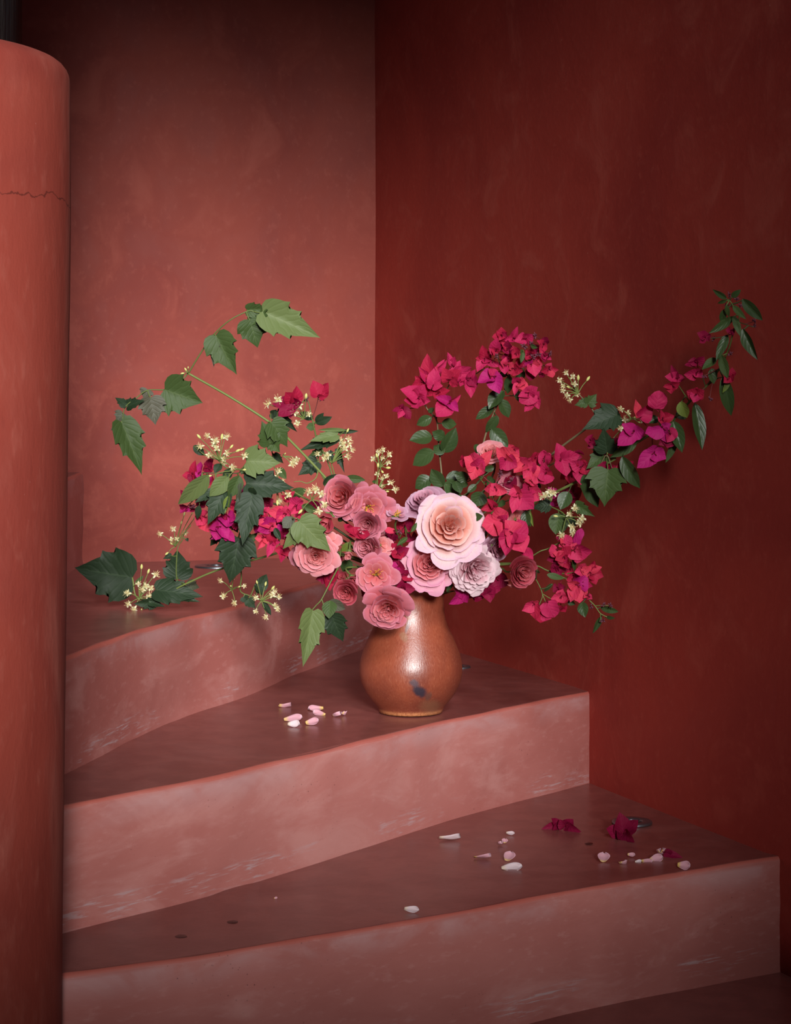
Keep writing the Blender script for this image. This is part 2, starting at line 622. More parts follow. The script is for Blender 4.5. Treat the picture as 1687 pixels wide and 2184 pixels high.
# ------------------------------------------------------------------ plant materials
def leafy(name, c1, c2, vein, nv=6.0, rough=0.45, trans=0.22, tcol=None, slope=0.38, vstr=0.5, bumpk=0.35, spec=0.4):
    k = NB(name, rough, spec)
    tc = k.n('ShaderNodeTexCoord')
    sx = k.n('ShaderNodeSeparateXYZ')
    k.link(tc.outputs['UV'], sx.inputs[0])
    s = k.math('ABSOLUTE', k.math('SUBTRACT', k.math('MULTIPLY', sx.outputs['X'], 2.0), 1.0))
    v = sx.outputs['Y']
    nz = k.noise(tc.outputs['UV'], 7, 4, 0.6)
    # side veins leave the midrib at an angle
    ph = k.math('MULTIPLY', k.math('SUBTRACT', v, k.math('MULTIPLY', s, slope)), nv)
    fr = k.math('ABSOLUTE', k.math('SUBTRACT', k.math('FRACT', k.math('ADD', ph, k.math('MULTIPLY', nz, 0.25))), 0.5))
    lat = k.ramp(fr, 0.05, 0.012)
    mid = k.ramp(s, 0.05, 0.015)
    ve = k.math('MAXIMUM', k.math('MULTIPLY', lat, 0.7), mid)
    oi = k.n('ShaderNodeObjectInfo')
    rnd = oi.outputs['Random']
    c = k.mix(rnd, c1, c2)
    c = k.mix(k.math('MULTIPLY', k.ramp(nz, 0.35, 0.7), 0.35), c, c2)
    c = k.mix(k.math('MULTIPLY', ve, vstr), c, vein)
    k.color(c)
    h = k.math('ADD', k.math('MULTIPLY', k.ramp(fr, 0.0, 0.3), 0.8), k.math('MULTIPLY', k.noise(tc.outputs['UV'], 30, 3), 0.25))
    k.bump(h, bumpk, 0.0015)
    if trans:
        tr = k.n('ShaderNodeBsdfTranslucent')
        k.link(c, tr.inputs['Color'])
        mx = k.n('ShaderNodeMixShader')
        mx.inputs[0].default_value = trans
        k.link(k.b.outputs[0], mx.inputs[1])
        k.link(tr.outputs[0], mx.inputs[2])
        k.link(mx.outputs[0], k.t.nodes['Material Output'].inputs['Surface'])
    return k.m


ML = dict(
    dark=leafy('leaf_dark', (30, 45, 27), (38, 54, 34), (62, 78, 54), 6, 0.55, 0.10, spec=0.25, vstr=0.35, bumpk=0.25),
    mid=leafy('leaf_mid', (54, 72, 34), (64, 82, 42), (90, 106, 62), 6, 0.55, 0.18, spec=0.25, vstr=0.35, bumpk=0.25),
    pale=leafy('leaf_pale', (86, 102, 56), (96, 110, 64), (124, 136, 90), 6, 0.55, 0.2, spec=0.25, vstr=0.35, bumpk=0.25),
    brown=leafy('leaf_brownish', (74, 70, 56), (64, 70, 52), (92, 90, 74), 6, 0.6, 0.1, vstr=0.35, bumpk=0.25),
    boug=leafy('leaf_glossy', (42, 60, 30), (54, 72, 38), (80, 94, 58), 5, 0.4, 0.12, spec=0.35, vstr=0.2, bumpk=0.15),
    lime=leafy('leaf_young', (94, 112, 42), (108, 124, 52), (132, 142, 74), 5, 0.45, 0.3, vstr=0.3, bumpk=0.2),
)
MB = dict(
    pink=leafy('bract_pink', (188, 42, 90), (168, 28, 74), (200, 76, 120), 4.5, 0.6, 0.3, vstr=0.22, spec=0.15, bumpk=0.3),
    red=leafy('bract_red', (154, 20, 52), (174, 34, 66), (186, 60, 88), 4.5, 0.6, 0.3, vstr=0.22, spec=0.15, bumpk=0.3),
    coral=leafy('bract_coral', (206, 62, 78), (194, 46, 92), (220, 100, 112), 4.5, 0.6, 0.3, vstr=0.22, spec=0.15, bumpk=0.3),
    magenta=leafy('bract_magenta', (178, 34, 114), (162, 24, 92), (196, 72, 138), 4.5, 0.6, 0.3, vstr=0.22, spec=0.15, bumpk=0.3),
    dark=leafy('bract_dark', (140, 18, 62), (122, 14, 50), (160, 46, 84), 4.5, 0.6, 0.28, vstr=0.22, spec=0.15, bumpk=0.3),
)
M_STEM = {k: simple('stem_' + k, c, 0.55, 0.3) for k, c in dict(green=(86, 98, 50), pale=(102, 114, 60), woody=(104, 92, 66), dark=(62, 70, 40), red=(96, 46, 44)).items()}
M_TUBE = simple('floret_tube', (120, 18, 44), 0.5, 0.3)
M_BUD = simple('flower_bud_purple', (92, 46, 58), 0.55, 0.3)
M_CREAM = leafy('clematis_sepal', (226, 222, 192), (214, 212, 166), (234, 232, 206), 3, 0.6, 0.25, vstr=0.2, bumpk=0.05)
M_STAMEN = simple('clematis_stamen', (206, 190, 136), 0.6, 0.3)
M_CBUD = simple('clematis_bud', (186, 184, 112), 0.6, 0.3)


# ------------------------------------------------------------------ unit meshes
def outline_mesh(name, right, mat, fold=0.2, curl=0.1, wave=0.04, nw=2.0, seed=0, ncol=4, cup=0.0, jag=0.015, twist=0.0, quilt=0.007):
    """leaf or bract along +Y (0..1), half width about 0.5, normal +Z; 'right' is the right-hand outline"""
    rnd = random.Random(seed)
    rows = []
    n = len(right)
    ys = [q[1] for q in right]
    for i, (xo, yo) in enumerate(right):
        ym = max(0.0, min(1.0, yo - 0.10 * xo if yo > 0 else 0.0))
        ym = ym if 0 < i < n - 1 else (0.0 if i == 0 else 1.0)
        if right is CLEM:
            ym = i / (n - 1)
        lo = [rnd.uniform(-jag, jag) for _ in range(4)]
        row = []
        for side in (-1, 1):
            cols = []
            X = xo * (1 + lo[0 if side < 0 else 1] * 3) * side
            Y = yo + lo[2 if side < 0 else 3]
            for c in range(ncol + 1):
                f = c / ncol
                cols.append((X * f, ym + (Y - ym) * f ** (2.6 if right is CLEM else 1.4), f * side))
            row.append(cols)
        rows.append(list(reversed(row[0]))[:-1] + row[1])
    vs, uv, fs = [], [], []
    m = 2 * ncol + 1
    for row in rows:
        for x, y, s in row:
            ax = abs(x)
            z = fold * ax + cup * (x * x * 2.0) - curl * (y - 0.15) ** 2
            z += wave * math.sin(y * math.pi * 2 * nw + seed) * (ax / 0.5) ** 1.5 * (1 if x > 0 else -0.8)
            z += quilt * math.sin((y - 0.4 * ax) * 6 * math.pi) * (0.3 + ax)
            z += twist * x * (y - 0.3)
            vs.append((x, y, z))
            uv.append((0.5 + 0.5 * s, y))
    for i in range(n - 1):
        for j in range(m - 1):
            a = i * m + j
            fs.append((a, a + 1, a + m + 1, a + m))
    me = bpy.data.meshes.new(name)
    me.from_pydata(vs, [], fs)
    ul = me.uv_layers.new(name='UVMap')
    for l in me.loops:
        ul.data[l.index].uv = uv[l.vertex_index]
    me.polygons.foreach_set('use_smooth', [True] * len(me.polygons))
    me.materials.append(mat)
    me.update()
    return me


CLEM = [(0.015, 0.0), (0.18, -0.055), (0.36, -0.03), (0.47, 0.06), (0.525, 0.17), (0.545, 0.26), (0.585, 0.345), (0.455, 0.335), (0.435, 0.42), (0.445, 0.50), (0.465, 0.57),
        (0.325, 0.555), (0.285, 0.63), (0.215, 0.72), (0.14, 0.81), (0.075, 0.89), (0.03, 0.95), (0.004, 1.0)]
OVAL = [(0.01, 0.0), (0.14, 0.03), (0.29, 0.10), (0.41, 0.2), (0.48, 0.32), (0.5, 0.43), (0.475, 0.55), (0.41, 0.67), (0.31, 0.78), (0.19, 0.87), (0.09, 0.94), (0.004, 1.0)]
NARROW = [(0.02, 0.0), (0.2, 0.06), (0.38, 0.17), (0.48, 0.3), (0.5, 0.42), (0.46, 0.56), (0.37, 0.7), (0.25, 0.82), (0.12, 0.92), (0.004, 1.0)]
BRACT = [(0.03, 0.0), (0.24, 0.0), (0.39, 0.06), (0.475, 0.16), (0.5, 0.29), (0.49, 0.43), (0.435, 0.57), (0.34, 0.70), (0.215, 0.82), (0.095, 0.92), (0.004, 1.0)]
DISC = [(0.05, 0.0), (0.27, 0.02), (0.41, 0.10), (0.48, 0.22), (0.5, 0.4), (0.5, 0.55), (0.46, 0.7), (0.37, 0.83), (0.24, 0.92), (0.1, 0.975), (0.004, 1.0)]
SHAPES = dict(clem=CLEM, oval=OVAL, narrow=NARROW, bract=BRACT, disc=DISC)
MESHES = {}


def unit(shape, var, mats, key):
    k = (shape, var, key)
    if k not in MESHES:
        r = random.Random(hash((shape, var)) % 1000 if False else sum(map(ord, shape)) * 7 + var * 13)
        if shape in ('bract', 'disc'):
            me = outline_mesh('bract', SHAPES[shape], mats, fold=r.choice((-1, 1, 1)) * r.uniform(0.06, 0.30), curl=r.uniform(-0.18, 0.42), wave=r.uniform(0.05, 0.12),
                              nw=r.uniform(0.8, 1.6), seed=var * 3.1, cup=r.uniform(-0.3, 0.6), jag=0.012, twist=r.uniform(-0.35, 0.35), quilt=0.0)
        else:
            me = outline_mesh('leaf', SHAPES[shape], mats, fold=r.uniform(0.1, 0.38), curl=r.uniform(0.0, 0.3), wave=r.uniform(0.01, 0.05),
                              nw=r.uniform(1.0, 2.2), seed=var * 2.3, cup=r.uniform(-0.12, 0.1), jag=0.012 if shape == 'clem' else 0.004,
                              twist=r.uniform(-0.25, 0.25))
        MESHES[k] = me
    return MESHES[k]


EYE = Vector((0, 0, CAMZ))


def frame(B, T, width, roll):
    ax = T - B
    L = max(ax.length, 1e-4)
    y = ax / L
    v = (EYE - B).normalized()
    z = v - y * v.dot(y)
    if z.length < 0.05:
        z = Vector((0, 0, 1)) - y * y.z
    z.normalize()
    z = Quaternion(y, math.radians(roll)) @ z
    x = y.cross(z)
    zs = (L + width) / 2
    m = Matrix(((x.x * width, y.x * L, z.x * zs, B.x), (x.y * width, y.y * L, z.y * zs, B.y), (x.z * width, y.z * L, z.z * zs, B.z), (0, 0, 0, 1)))
    return m


def catmull(pts, sub):
    if len(pts) < 3:
        return [pts[0].lerp(pts[-1], i / sub) for i in range(sub + 1)]
    P = [pts[0] * 2 - pts[1]] + pts + [pts[-1] * 2 - pts[-2]]
    out = []
    for i in range(1, len(P) - 2):
        p0, p1, p2, p3 = P[i - 1:i + 3]
        for s in range(sub):
            t = s / sub
            out.append(0.5 * ((2 * p1) + (p2 - p0) * t + (2 * p0 - 5 * p1 + 4 * p2 - p3) * t * t + (3 * p1 - p0 - 3 * p2 + p3) * t ** 3))
    out.append(pts[-1].copy())
    return out


def tube_data(pts, r0, r1, sides=7):
    vs, fs = [], []
    n = len(pts)
    up = Vector((0.13, 0.2, 0.97))
    for i, p in enumerate(pts):
        t = (pts[min(i + 1, n - 1)] - pts[max(i - 1, 0)])
        t = t.normalized() if t.length > 1e-9 else Vector((0, 0, 1))
        a = t.cross(up)
        if a.length < 0.05:
            a = t.cross(Vector((1, 0, 0)))
        a.normalize()
        b = t.cross(a)
        r = r0 + (r1 - r0) * i / max(1, n - 1)
        for s in range(sides):
            g = 2 * math.pi * s / sides
            vs.append(p + (a * math.cos(g) + b * math.sin(g)) * r)
    for i in range(n - 1):
        for s in range(sides):
            q, w_ = i * sides + s, i * sides + (s + 1) % sides
            fs.append((q, w_, w_ + sides, q + sides))
    fs.append(tuple(range(sides - 1, -1, -1)))
    fs.append(tuple((n - 1) * sides + s for s in range(sides)))
    return vs, fs


def merge(parts):
    vs, fs = [], []
    for v, f in parts:
        o = len(vs)
        vs += v
        fs += [tuple(i + o for i in q) for q in f]
    return vs, fs


def blob(c, ax, r, l, seg=7, rings=5):
    """little pointed bud along ax"""
    pts = [c + ax * (l * (i / rings)) for i in range(rings + 1)]
    vs, fs = tube_data(pts, r, r, seg)
    n = rings + 1
    for i in range(n):
        f = math.sin(math.pi * min(0.97, 0.06 + 0.9 * i / rings)) ** 0.8
        for s in range(seg):
            vs[i * seg + s] = pts[i] + (vs[i * seg + s] - pts[i]) * f
    return vs, fs


# clematis flowers: four sepals and a brush of stamens (unit radius 1)
def clematis_meshes(seed):
    r = random.Random(seed)
    vs, fs, uv = [], [], []
    for k in range(4):
        a = math.pi / 2 * k + r.uniform(-0.25, 0.25)
        L = r.uniform(0.55, 0.78)
        rec = r.uniform(0.1, 0.6)
        n0 = len(vs)
        for i in range(5):
            t = i / 4
            w_ = 0.17 * math.sin(math.pi * (0.18 + 0.72 * t)) + 0.03
            for s in (-1, 0, 1):
                x, y = t * L, s * w_
                z = 0.12 + 0.25 * t - rec * t * t + (0.05 if s else 0.0)
                vs.append(Vector((x * math.cos(a) - y * math.sin(a), x * math.sin(a) + y * math.cos(a), z)))
                uv.append((0.5 + 0.5 * s, t))
        for i in range(4):
            for s in range(2):
                q = n0 + i * 3 + s
                fs.append((q, q + 3, q + 4, q + 1))
    me = bpy.data.meshes.new('flower')
    me.from_pydata([tuple(v) for v in vs], [], fs)
    ul = me.uv_layers.new(name='UVMap')
    for l in me.loops:
        ul.data[l.index].uv = uv[l.vertex_index]
    me.polygons.foreach_set('use_smooth', [True] * len(me.polygons))
    me.materials.append(M_CREAM)
    parts = []
    for k in range(24):
        a = 2 * math.pi * k / 24 + r.uniform(-0.2, 0.2)
        e = r.uniform(0.35, 1.25)
        L = r.uniform(0.6, 1.05)
        d = Vector((math.cos(a) * math.cos(e), math.sin(a) * math.cos(e), math.sin(e)))
        p0 = d * 0.08 + Vector((0, 0, 0.1))
        p1 = p0 + d * L * 0.6
        p2 = p0 + d * L + Vector((0, 0, -0.08))
        parts.append(tube_data([p0, p1, p2], 0.022, 0.026, 3))
    parts.append(blob(Vector((0, 0, 0.0)), Vector((0, 0, 1)), 0.11, 0.42, 6, 4))
    v2, f2 = merge(parts)
    m2 = bpy.data.meshes.new('stamens')
    m2.from_pydata([tuple(v) for v in v2], [], f2)
    m2.materials.append(M_STAMEN)
    return me, m2


CLEMF = [clematis_meshes(s) for s in (3, 11, 29, 47)]
v_, f_ = blob(Vector((0, 0, 0)), Vector((0, 0, 1)), 0.32, 1.3, 7, 6)
CBUD = bpy.data.meshes.new('bud')
CBUD.from_pydata([tuple(v) for v in v_], [], f_)
CBUD.polygons.foreach_set('use_smooth', [True] * len(CBUD.polygons))
CBUD.materials.append(M_CBUD)
r_ = random.Random(5)
bparts = []
for k in range(9):
    d = Vector((r_.uniform(-1, 1), r_.uniform(-1, 1), r_.uniform(-0.3, 1))).normalized()
    bparts.append(blob(d * 0.12, d, r_.uniform(0.14, 0.22), r_.uniform(0.5, 1.0), 6, 5))
v_, f_ = merge(bparts)
PBUD = bpy.data.meshes.new('bud_cluster')
PBUD.from_pydata([tuple(v) for v in v_], [], f_)
PBUD.polygons.foreach_set('use_smooth', [True] * len(PBUD.polygons))
PBUD.materials.append(M_BUD)


def facing(direction, spin=0.0):
    """rotation taking +Z to a direction given in viewer terms (right, up, towards the viewer)"""
    d = Vector((direction[0], -direction[2], direction[1])).normalized()
    return d.to_track_quat('Z', 'Y').to_matrix().to_4x4() @ Matrix.Rotation(spin, 4, 'Z')


class Plant:
    def __init__(self, name, label, cat, group, seed=0, in_vase=True, spread=0.03, base=None):
        self.r = random.Random(seed)
        a = self.r.uniform(0, 2 * math.pi)
        q = spread * math.sqrt(self.r.random())
        if base is None:
            base = MOUTH + Vector((q * 0.6 * math.cos(a), q * 0.6 * math.sin(a), -0.15))
        self.neck = MOUTH + Vector((q * math.cos(a), q * math.sin(a), -0.012))
        self.L = base
        self.e = empty(name, base, label, cat, group)
        self.pts = []
        self.in_vase = in_vase

    def loc(self, v):
        return v - self.L

    def world(self, m):
        return Matrix.Translation(-self.L) @ m

    def stem(self, crop, pts, r0, r1, mat='green', to_vase=False, name='stem', keep=True):
        P = []
        for q in pts:
            x, y = px(crop, q[0], q[1])
            P.append(W(x, y, q[2]))
        if to_vase:
            P = [self.L + Vector((0, 0, 0)), self.neck] + P
        S = catmull(P, 8)
        vs, fs = tube_data([self.loc(p) for p in S], r0, r1, 8)
        o = mesh_obj(name, vs, fs, M_STEM[mat], self.e)
        if keep:
            self.pts += S if not to_vase else S[10:]
        return o

    def near(self, p):
        return min(self.pts, key=lambda q: (q - p).length_squared) if self.pts else p

    def leaf(self, crop, b, t, w_, d, kind='clem', mat='mid', roll=None, td=None, shape_var=None, petiole=True, pr=0.0011):
        bx, by = px(crop, *b)
        tx, ty = px(crop, *t)
        s = CROPS[crop][2]
        if td is None:
            td = self.r.uniform(-0.018, 0.012)
        if roll is None:
            roll = self.r.uniform(-28, 28)
        B, T = W(bx, by, d), W(tx, ty, d + td)
        width = w_ / s * d / FPX / max(0.55, math.cos(math.radians(roll)))
        me = unit(kind, self.r.randrange(6) if shape_var is None else shape_var, ML[mat], 'L' + mat)
        lm = self.world(frame(B, T, width, roll))
        o = link_mesh('leaf', me, self.e, lm)
        if petiole:
            q = self.near(B)
            if (q - B).length > 0.0015:
                mid = q.lerp(B, 0.5) + Vector((0, 0, -0.10 * (q - B).length))
                vs, fs = tube_data([self.loc(p) for p in catmull([q, mid, B + (T - B) * 0.04], 4)], pr * 1.2, pr * 0.8, 6)
                pe = mesh_obj('petiole', vs, fs, M_STEM['green' if mat != 'boug' else 'dark'], o)
                pe.matrix_parent_inverse = lm.inverted()
        return o

    def floret(self, crop, c, tips, d, mat='pink', opening=0.012, mixm=None, stalk=True, tubes=True, shape=None):
        s = CROPS[crop][2]
        cx, cy = px(crop, *c)
        C = W(cx, cy, d)
        parts = []
        if stalk and self.pts:
            q = self.near(C)
            if (q - C).length > 0.001:
                mid = q.lerp(C, 0.5) + Vector((0, 0.006, -0.08 * (q - C).length))
                parts.append(tube_data([self.loc(p) for p in catmull([q, mid, C], 4)], 0.0009, 0.0007, 5))
        toward = (EYE - C).normalized()
        if tubes:
            for k in range(3):
                dd = (toward + Vector((self.r.uniform(-0.6, 0.6), 0, self.r.uniform(-0.5, 0.6)))).normalized()
                parts.append(blob(self.loc(C), dd, 0.0011, self.r.uniform(0.009, 0.014), 5, 4))
        else:
            parts.append(blob(self.loc(C), toward, 0.0008, 0.003, 5, 3))
        vs, fs = merge(parts)
        o = mesh_obj('floret', vs, fs, M_TUBE, self.e)
        for t in tips:
            tx, ty = px(crop, t[0], t[1])
            op = opening * self.r.uniform(0.5, 1.3)
            T = W(tx, ty, d - op)
            L = (T - C).length
            width = (t[2] if len(t) > 2 else 110) / s * d / FPX
            width = max(width, L * 0.42)
            mm = mat if mixm is None or self.r.random() < 0.6 else mixm
            sh = shape or ('disc' if len(tips) == 1 or width > L * 1.5 else 'bract')
            me = unit(sh, self.r.randrange(8), MB[mm], 'B' + mm)
            link_mesh('bract', me, o, self.world(frame(C, T, width * 1.05, self.r.uniform(-34, 34))))
        return o

    def bouquet_flowers(self, crop, center, spots, d, size=24, buds=(), budsize=9, face=(0, 0.2, 1)):
        """clematis flowers on thin stalks round a common point"""
        s = CROPS[crop][2]
        cx, cy = px(crop, *center)
        C = W(cx, cy, d)
        for i, q in enumerate(list(spots) + list(buds)):
            isb = i >= len(spots)
            fx, fy = px(crop, q[0], q[1])
            Fd = d + self.r.uniform(-0.014, 0.008)
            P = W(fx, fy, Fd)
            mid = C.lerp(P, 0.55) + Vector((0, 0, 0.002))
            out = (P - C)
            dirn = Vector((face[0] + self.r.uniform(-0.7, 0.7) + out.x * 14, face[1] + self.r.uniform(-0.5, 0.5) + out.z * 14, face[2]))
            sc = (budsize * self.r.uniform(0.8, 1.2) if isb else size * 0.50 * self.r.uniform(0.85, 1.15)) * d / FPX
            if isb:
                o0 = out.normalized() if out.length > 1e-6 else Vector((0, 0, 1))
                m = Matrix.Translation(P) @ o0.to_track_quat('Z', 'Y').to_matrix().to_4x4() @ Matrix.Scale(sc, 4)
                f = link_mesh('bud', CBUD, self.e, self.world(m))
            else:
                m = Matrix.Translation(P) @ facing(dirn, self.r.uniform(0, 6.28)) @ Matrix.Scale(sc, 4)
                a, b = CLEMF[self.r.randrange(4)]
                f = link_mesh('flower', a, self.e, self.world(m))
                link_mesh('stamens', b, f)
            vs, fs = tube_data([self.loc(p) for p in catmull([C, mid, P], 4)], 0.0010, 0.0007, 5)
            st = mesh_obj('stalk', vs, fs, M_STEM['pale'], f)
            st.matrix_parent_inverse = self.world(m).inverted()

    def budcluster(self, crop, p, size, d):
        x, y = px(crop, *p)
        P = W(x, y, d)
        m = Matrix.Translation(P) @ facing((self.r.uniform(-1, 1), self.r.uniform(-0.5, 1), 1), self.r.uniform(0, 6)) @ Matrix.Scale(size * d / FPX, 4)
        o = link_mesh('bud_cluster', PBUD, self.e, self.world(m))
        q = self.near(P)
        vs, fs = tube_data([self.loc(q), self.loc(q.lerp(P, 0.5) + Vector((0, 0.002, 0))), self.loc(P)], 0.0008, 0.0006, 5)
        st = mesh_obj('stalk', vs, fs, M_STEM['red'], o)
        st.matrix_parent_inverse = self.world(m).inverted()


# ------------------------------------------------------------------ roses
def petal_material(name, base, tip, edge, tr=0.36, lo=0.45, hi=0.88):
    k = NB(name, 0.6, 0.22)
    tc = k.n('ShaderNodeTexCoord')
    sx = k.n('ShaderNodeSeparateXYZ')
    k.link(tc.outputs['UV'], sx.inputs[0])
    v = sx.outputs['Y']
    st = k.noise(k.coord('UV', (22, 2.2, 1)), 2.2, 4, 0.6)
    c = k.mix(k.ramp(v, lo, hi), base, tip)
    c = k.mix(k.ramp(v, 0.84, 1.0), c, edge)
    c = k.mix(k.math('MULTIPLY', k.ramp(st, 0.45, 0.7), 0.22), c, base)
    oi = k.n('ShaderNodeObjectInfo')
    c = k.mix(k.math('MULTIPLY', oi.outputs['Random'], 0.25), c, edge)
    k.color(c)
    k.bump(st, 0.12, 0.002)
    t = k.n('ShaderNodeBsdfTranslucent')
    k.link(c, t.inputs['Color'])
    mx = k.n('ShaderNodeMixShader')
    mx.inputs[0].default_value = tr
    k.link(k.b.outputs[0], mx.inputs[1])
    k.link(t.outputs[0], mx.inputs[2])
    k.link(mx.outputs[0], k.t.nodes['Material Output'].inputs['Surface'])
    return k.m


def pal(n, i0, i1, i2, o0, o1, o2):
    return (petal_material('rose_%s_inner' % n, i0, i1, i2), petal_material('rose_%s_outer' % n, o0, o1, o2))


MP = dict(
    dusty=pal('dusty', (206, 96, 94), (204, 108, 114), (212, 136, 144), (198, 92, 98), (198, 108, 120), (206, 128, 146)),
    deep=pal('deep', (190, 78, 82), (190, 84, 94), (202, 112, 120), (172, 54, 68), (178, 68, 82), (192, 98, 112)),
    pale=pal('pale', (228, 148, 128), (230, 168, 154), (232, 190, 184), (222, 158, 146), (230, 200, 198), (226, 188, 206)),
    blush=pal('blush', (202, 88, 92), (212, 116, 120), (224, 152, 160), (216, 136, 146), (222, 164, 180), (216, 148, 176)),
    white=pal('white', (212, 138, 154), (222, 182, 190), (228, 200, 206), (222, 188, 194), (228, 206, 210), (222, 192, 200)),
    lilac=pal('lilac', (196, 118, 132), (198, 136, 156), (204, 156, 174), (190, 132, 154), (194, 146, 168), (202, 162, 182)),
    mauve=pal('mauve', (204, 104, 112), (204, 118, 130), (210, 144, 156), (196, 96, 110), (198, 110, 128), (206, 136, 152)),
    rosepink=pal('soft_pink', (218, 122, 116), (216, 130, 132), (222, 156, 158), (212, 120, 122), (212, 132, 138), (218, 152, 160)),
)
M_YEL = simple('rose_stamen', (206, 152, 52), 0.6, 0.3)


def rose_petal(r, h, D, ang, half, R, rnd, roll, ruffle, f, flat=False, shift=(0, 0), nu=10, nv=9):
    """petal wrapped round the bloom axis (+Z): from the receptacle at -D up and out to radius r, height h"""
    vs, uv, fs = [], [], []
    sd = rnd.uniform(0, 50)
    scallop = rnd.uniform(0.18, 0.32)
    skew = rnd.uniform(-0.12, 0.12)
    notch = rnd.uniform(-0.06, 0.06)
    edge = rnd.uniform(0.02, 0.09) * (1 if f < 0.5 else -1.2) * R      # inner petals fold in, outer ones curl back
    for j in range(nv + 1):
        for i in range(nu + 1):
            u = -1 + 2 * i / nu
            v = j / nv
            uu = u + skew * (1 - u * u)
            lim = 1 - scallop * abs(uu) ** 3.2 - notch * math.exp(-(uu * 3.2) ** 2)
            ve = v * lim
            q0 = math.sin(min(1.0, ve) * math.pi / 2)
            rho = r * (0.08 + 0.92 * (ve ** 1.05 if flat else q0 ** (0.75 + 0.35 * f)))
            ze = -D + (h + D) * (ve ** 0.8 if flat else ve ** (1.05 - 0.1 * f))
            if ve > 0.62:
                q = (ve - 0.62) / 0.38
                rho += roll * R * q * q
                ze -= roll * R * 0.9 * q ** 2.5
            phi = half * (0.28 + 0.72 * min(1.0, ve / 0.6) ** 0.8)
            a = ang + u * phi
            nse = noise.noise(Vector((u * 1.5 + sd, v * 1.4, sd)))
            nse2 = noise.noise(Vector((u * 4.0 + sd, v * 2.0, sd + 9)))
            rho2 = max(0.004 * R, rho - edge * u * u * v + ruffle * R * (nse * 1.1 + nse2 * 0.3 * v) * v)
            ze += ruffle * R * (nse2 * 0.45 + nse * 0.8) * v * v + (edge * 0.8 * u * u * v if f >= 0.5 else 0)
            vs.append((rho2 * math.cos(a) + shift[0] * v, rho2 * math.sin(a) + shift[1] * v, ze))
            uv.append((0.5 + 0.5 * u, v))
    for j in range(nv):
        for i in range(nu):
            q = j * (nu + 1) + i
            fs.append((q, q + 1, q + nu + 2, q + nu + 1))
    return vs, fs, uv


STYLE = dict(
    full=dict(n=39, D=0.62, roll=0.15, ruf=0.06, layers=[(0.07, 3, 0.30, 1.0), (0.17, 4, 0.34, 0.95), (0.28, 5, 0.34, 0.85), (0.41, 6, 0.30, 0.72), (0.57, 6, 0.22, 0.70), (0.78, 7, 0.10, 0.62), (1.0, 8, -0.06, 0.56)]),
    ruffled=dict(n=64, r0=0.06, pw=0.70, h0=0.42, h1=-0.06, D=0.60, roll=0.12, ruf=0.13),
    compact=dict(n=26, r0=0.06, pw=0.75, h0=0.52, h1=0.14, D=0.75, roll=0.13, ruf=0.055),
    semi=dict(n=20, r0=0.30, pw=0.60, h0=0.16, h1=0.02, D=0.40, roll=0.05, ruf=0.09),
    open=dict(n=8, r0=0.70, pw=0.8, h0=0.20, h1=0.05, D=0.40, roll=0.04, ruf=0.08),
    cup=dict(n=34, r0=0.06, pw=0.8, h0=0.48, h1=0.22, D=0.80, roll=0.08, ruf=0.075),
    bud=dict(n=9, r0=0.10, pw=1.0, h0=1.15, h1=0.75, D=0.85, roll=0.04, ruf=0.04),
)
M_SEPAL = leafy('rose_sepal', (96, 112, 62), (80, 100, 54), (120, 134, 84), 3, 0.5, 0.15)


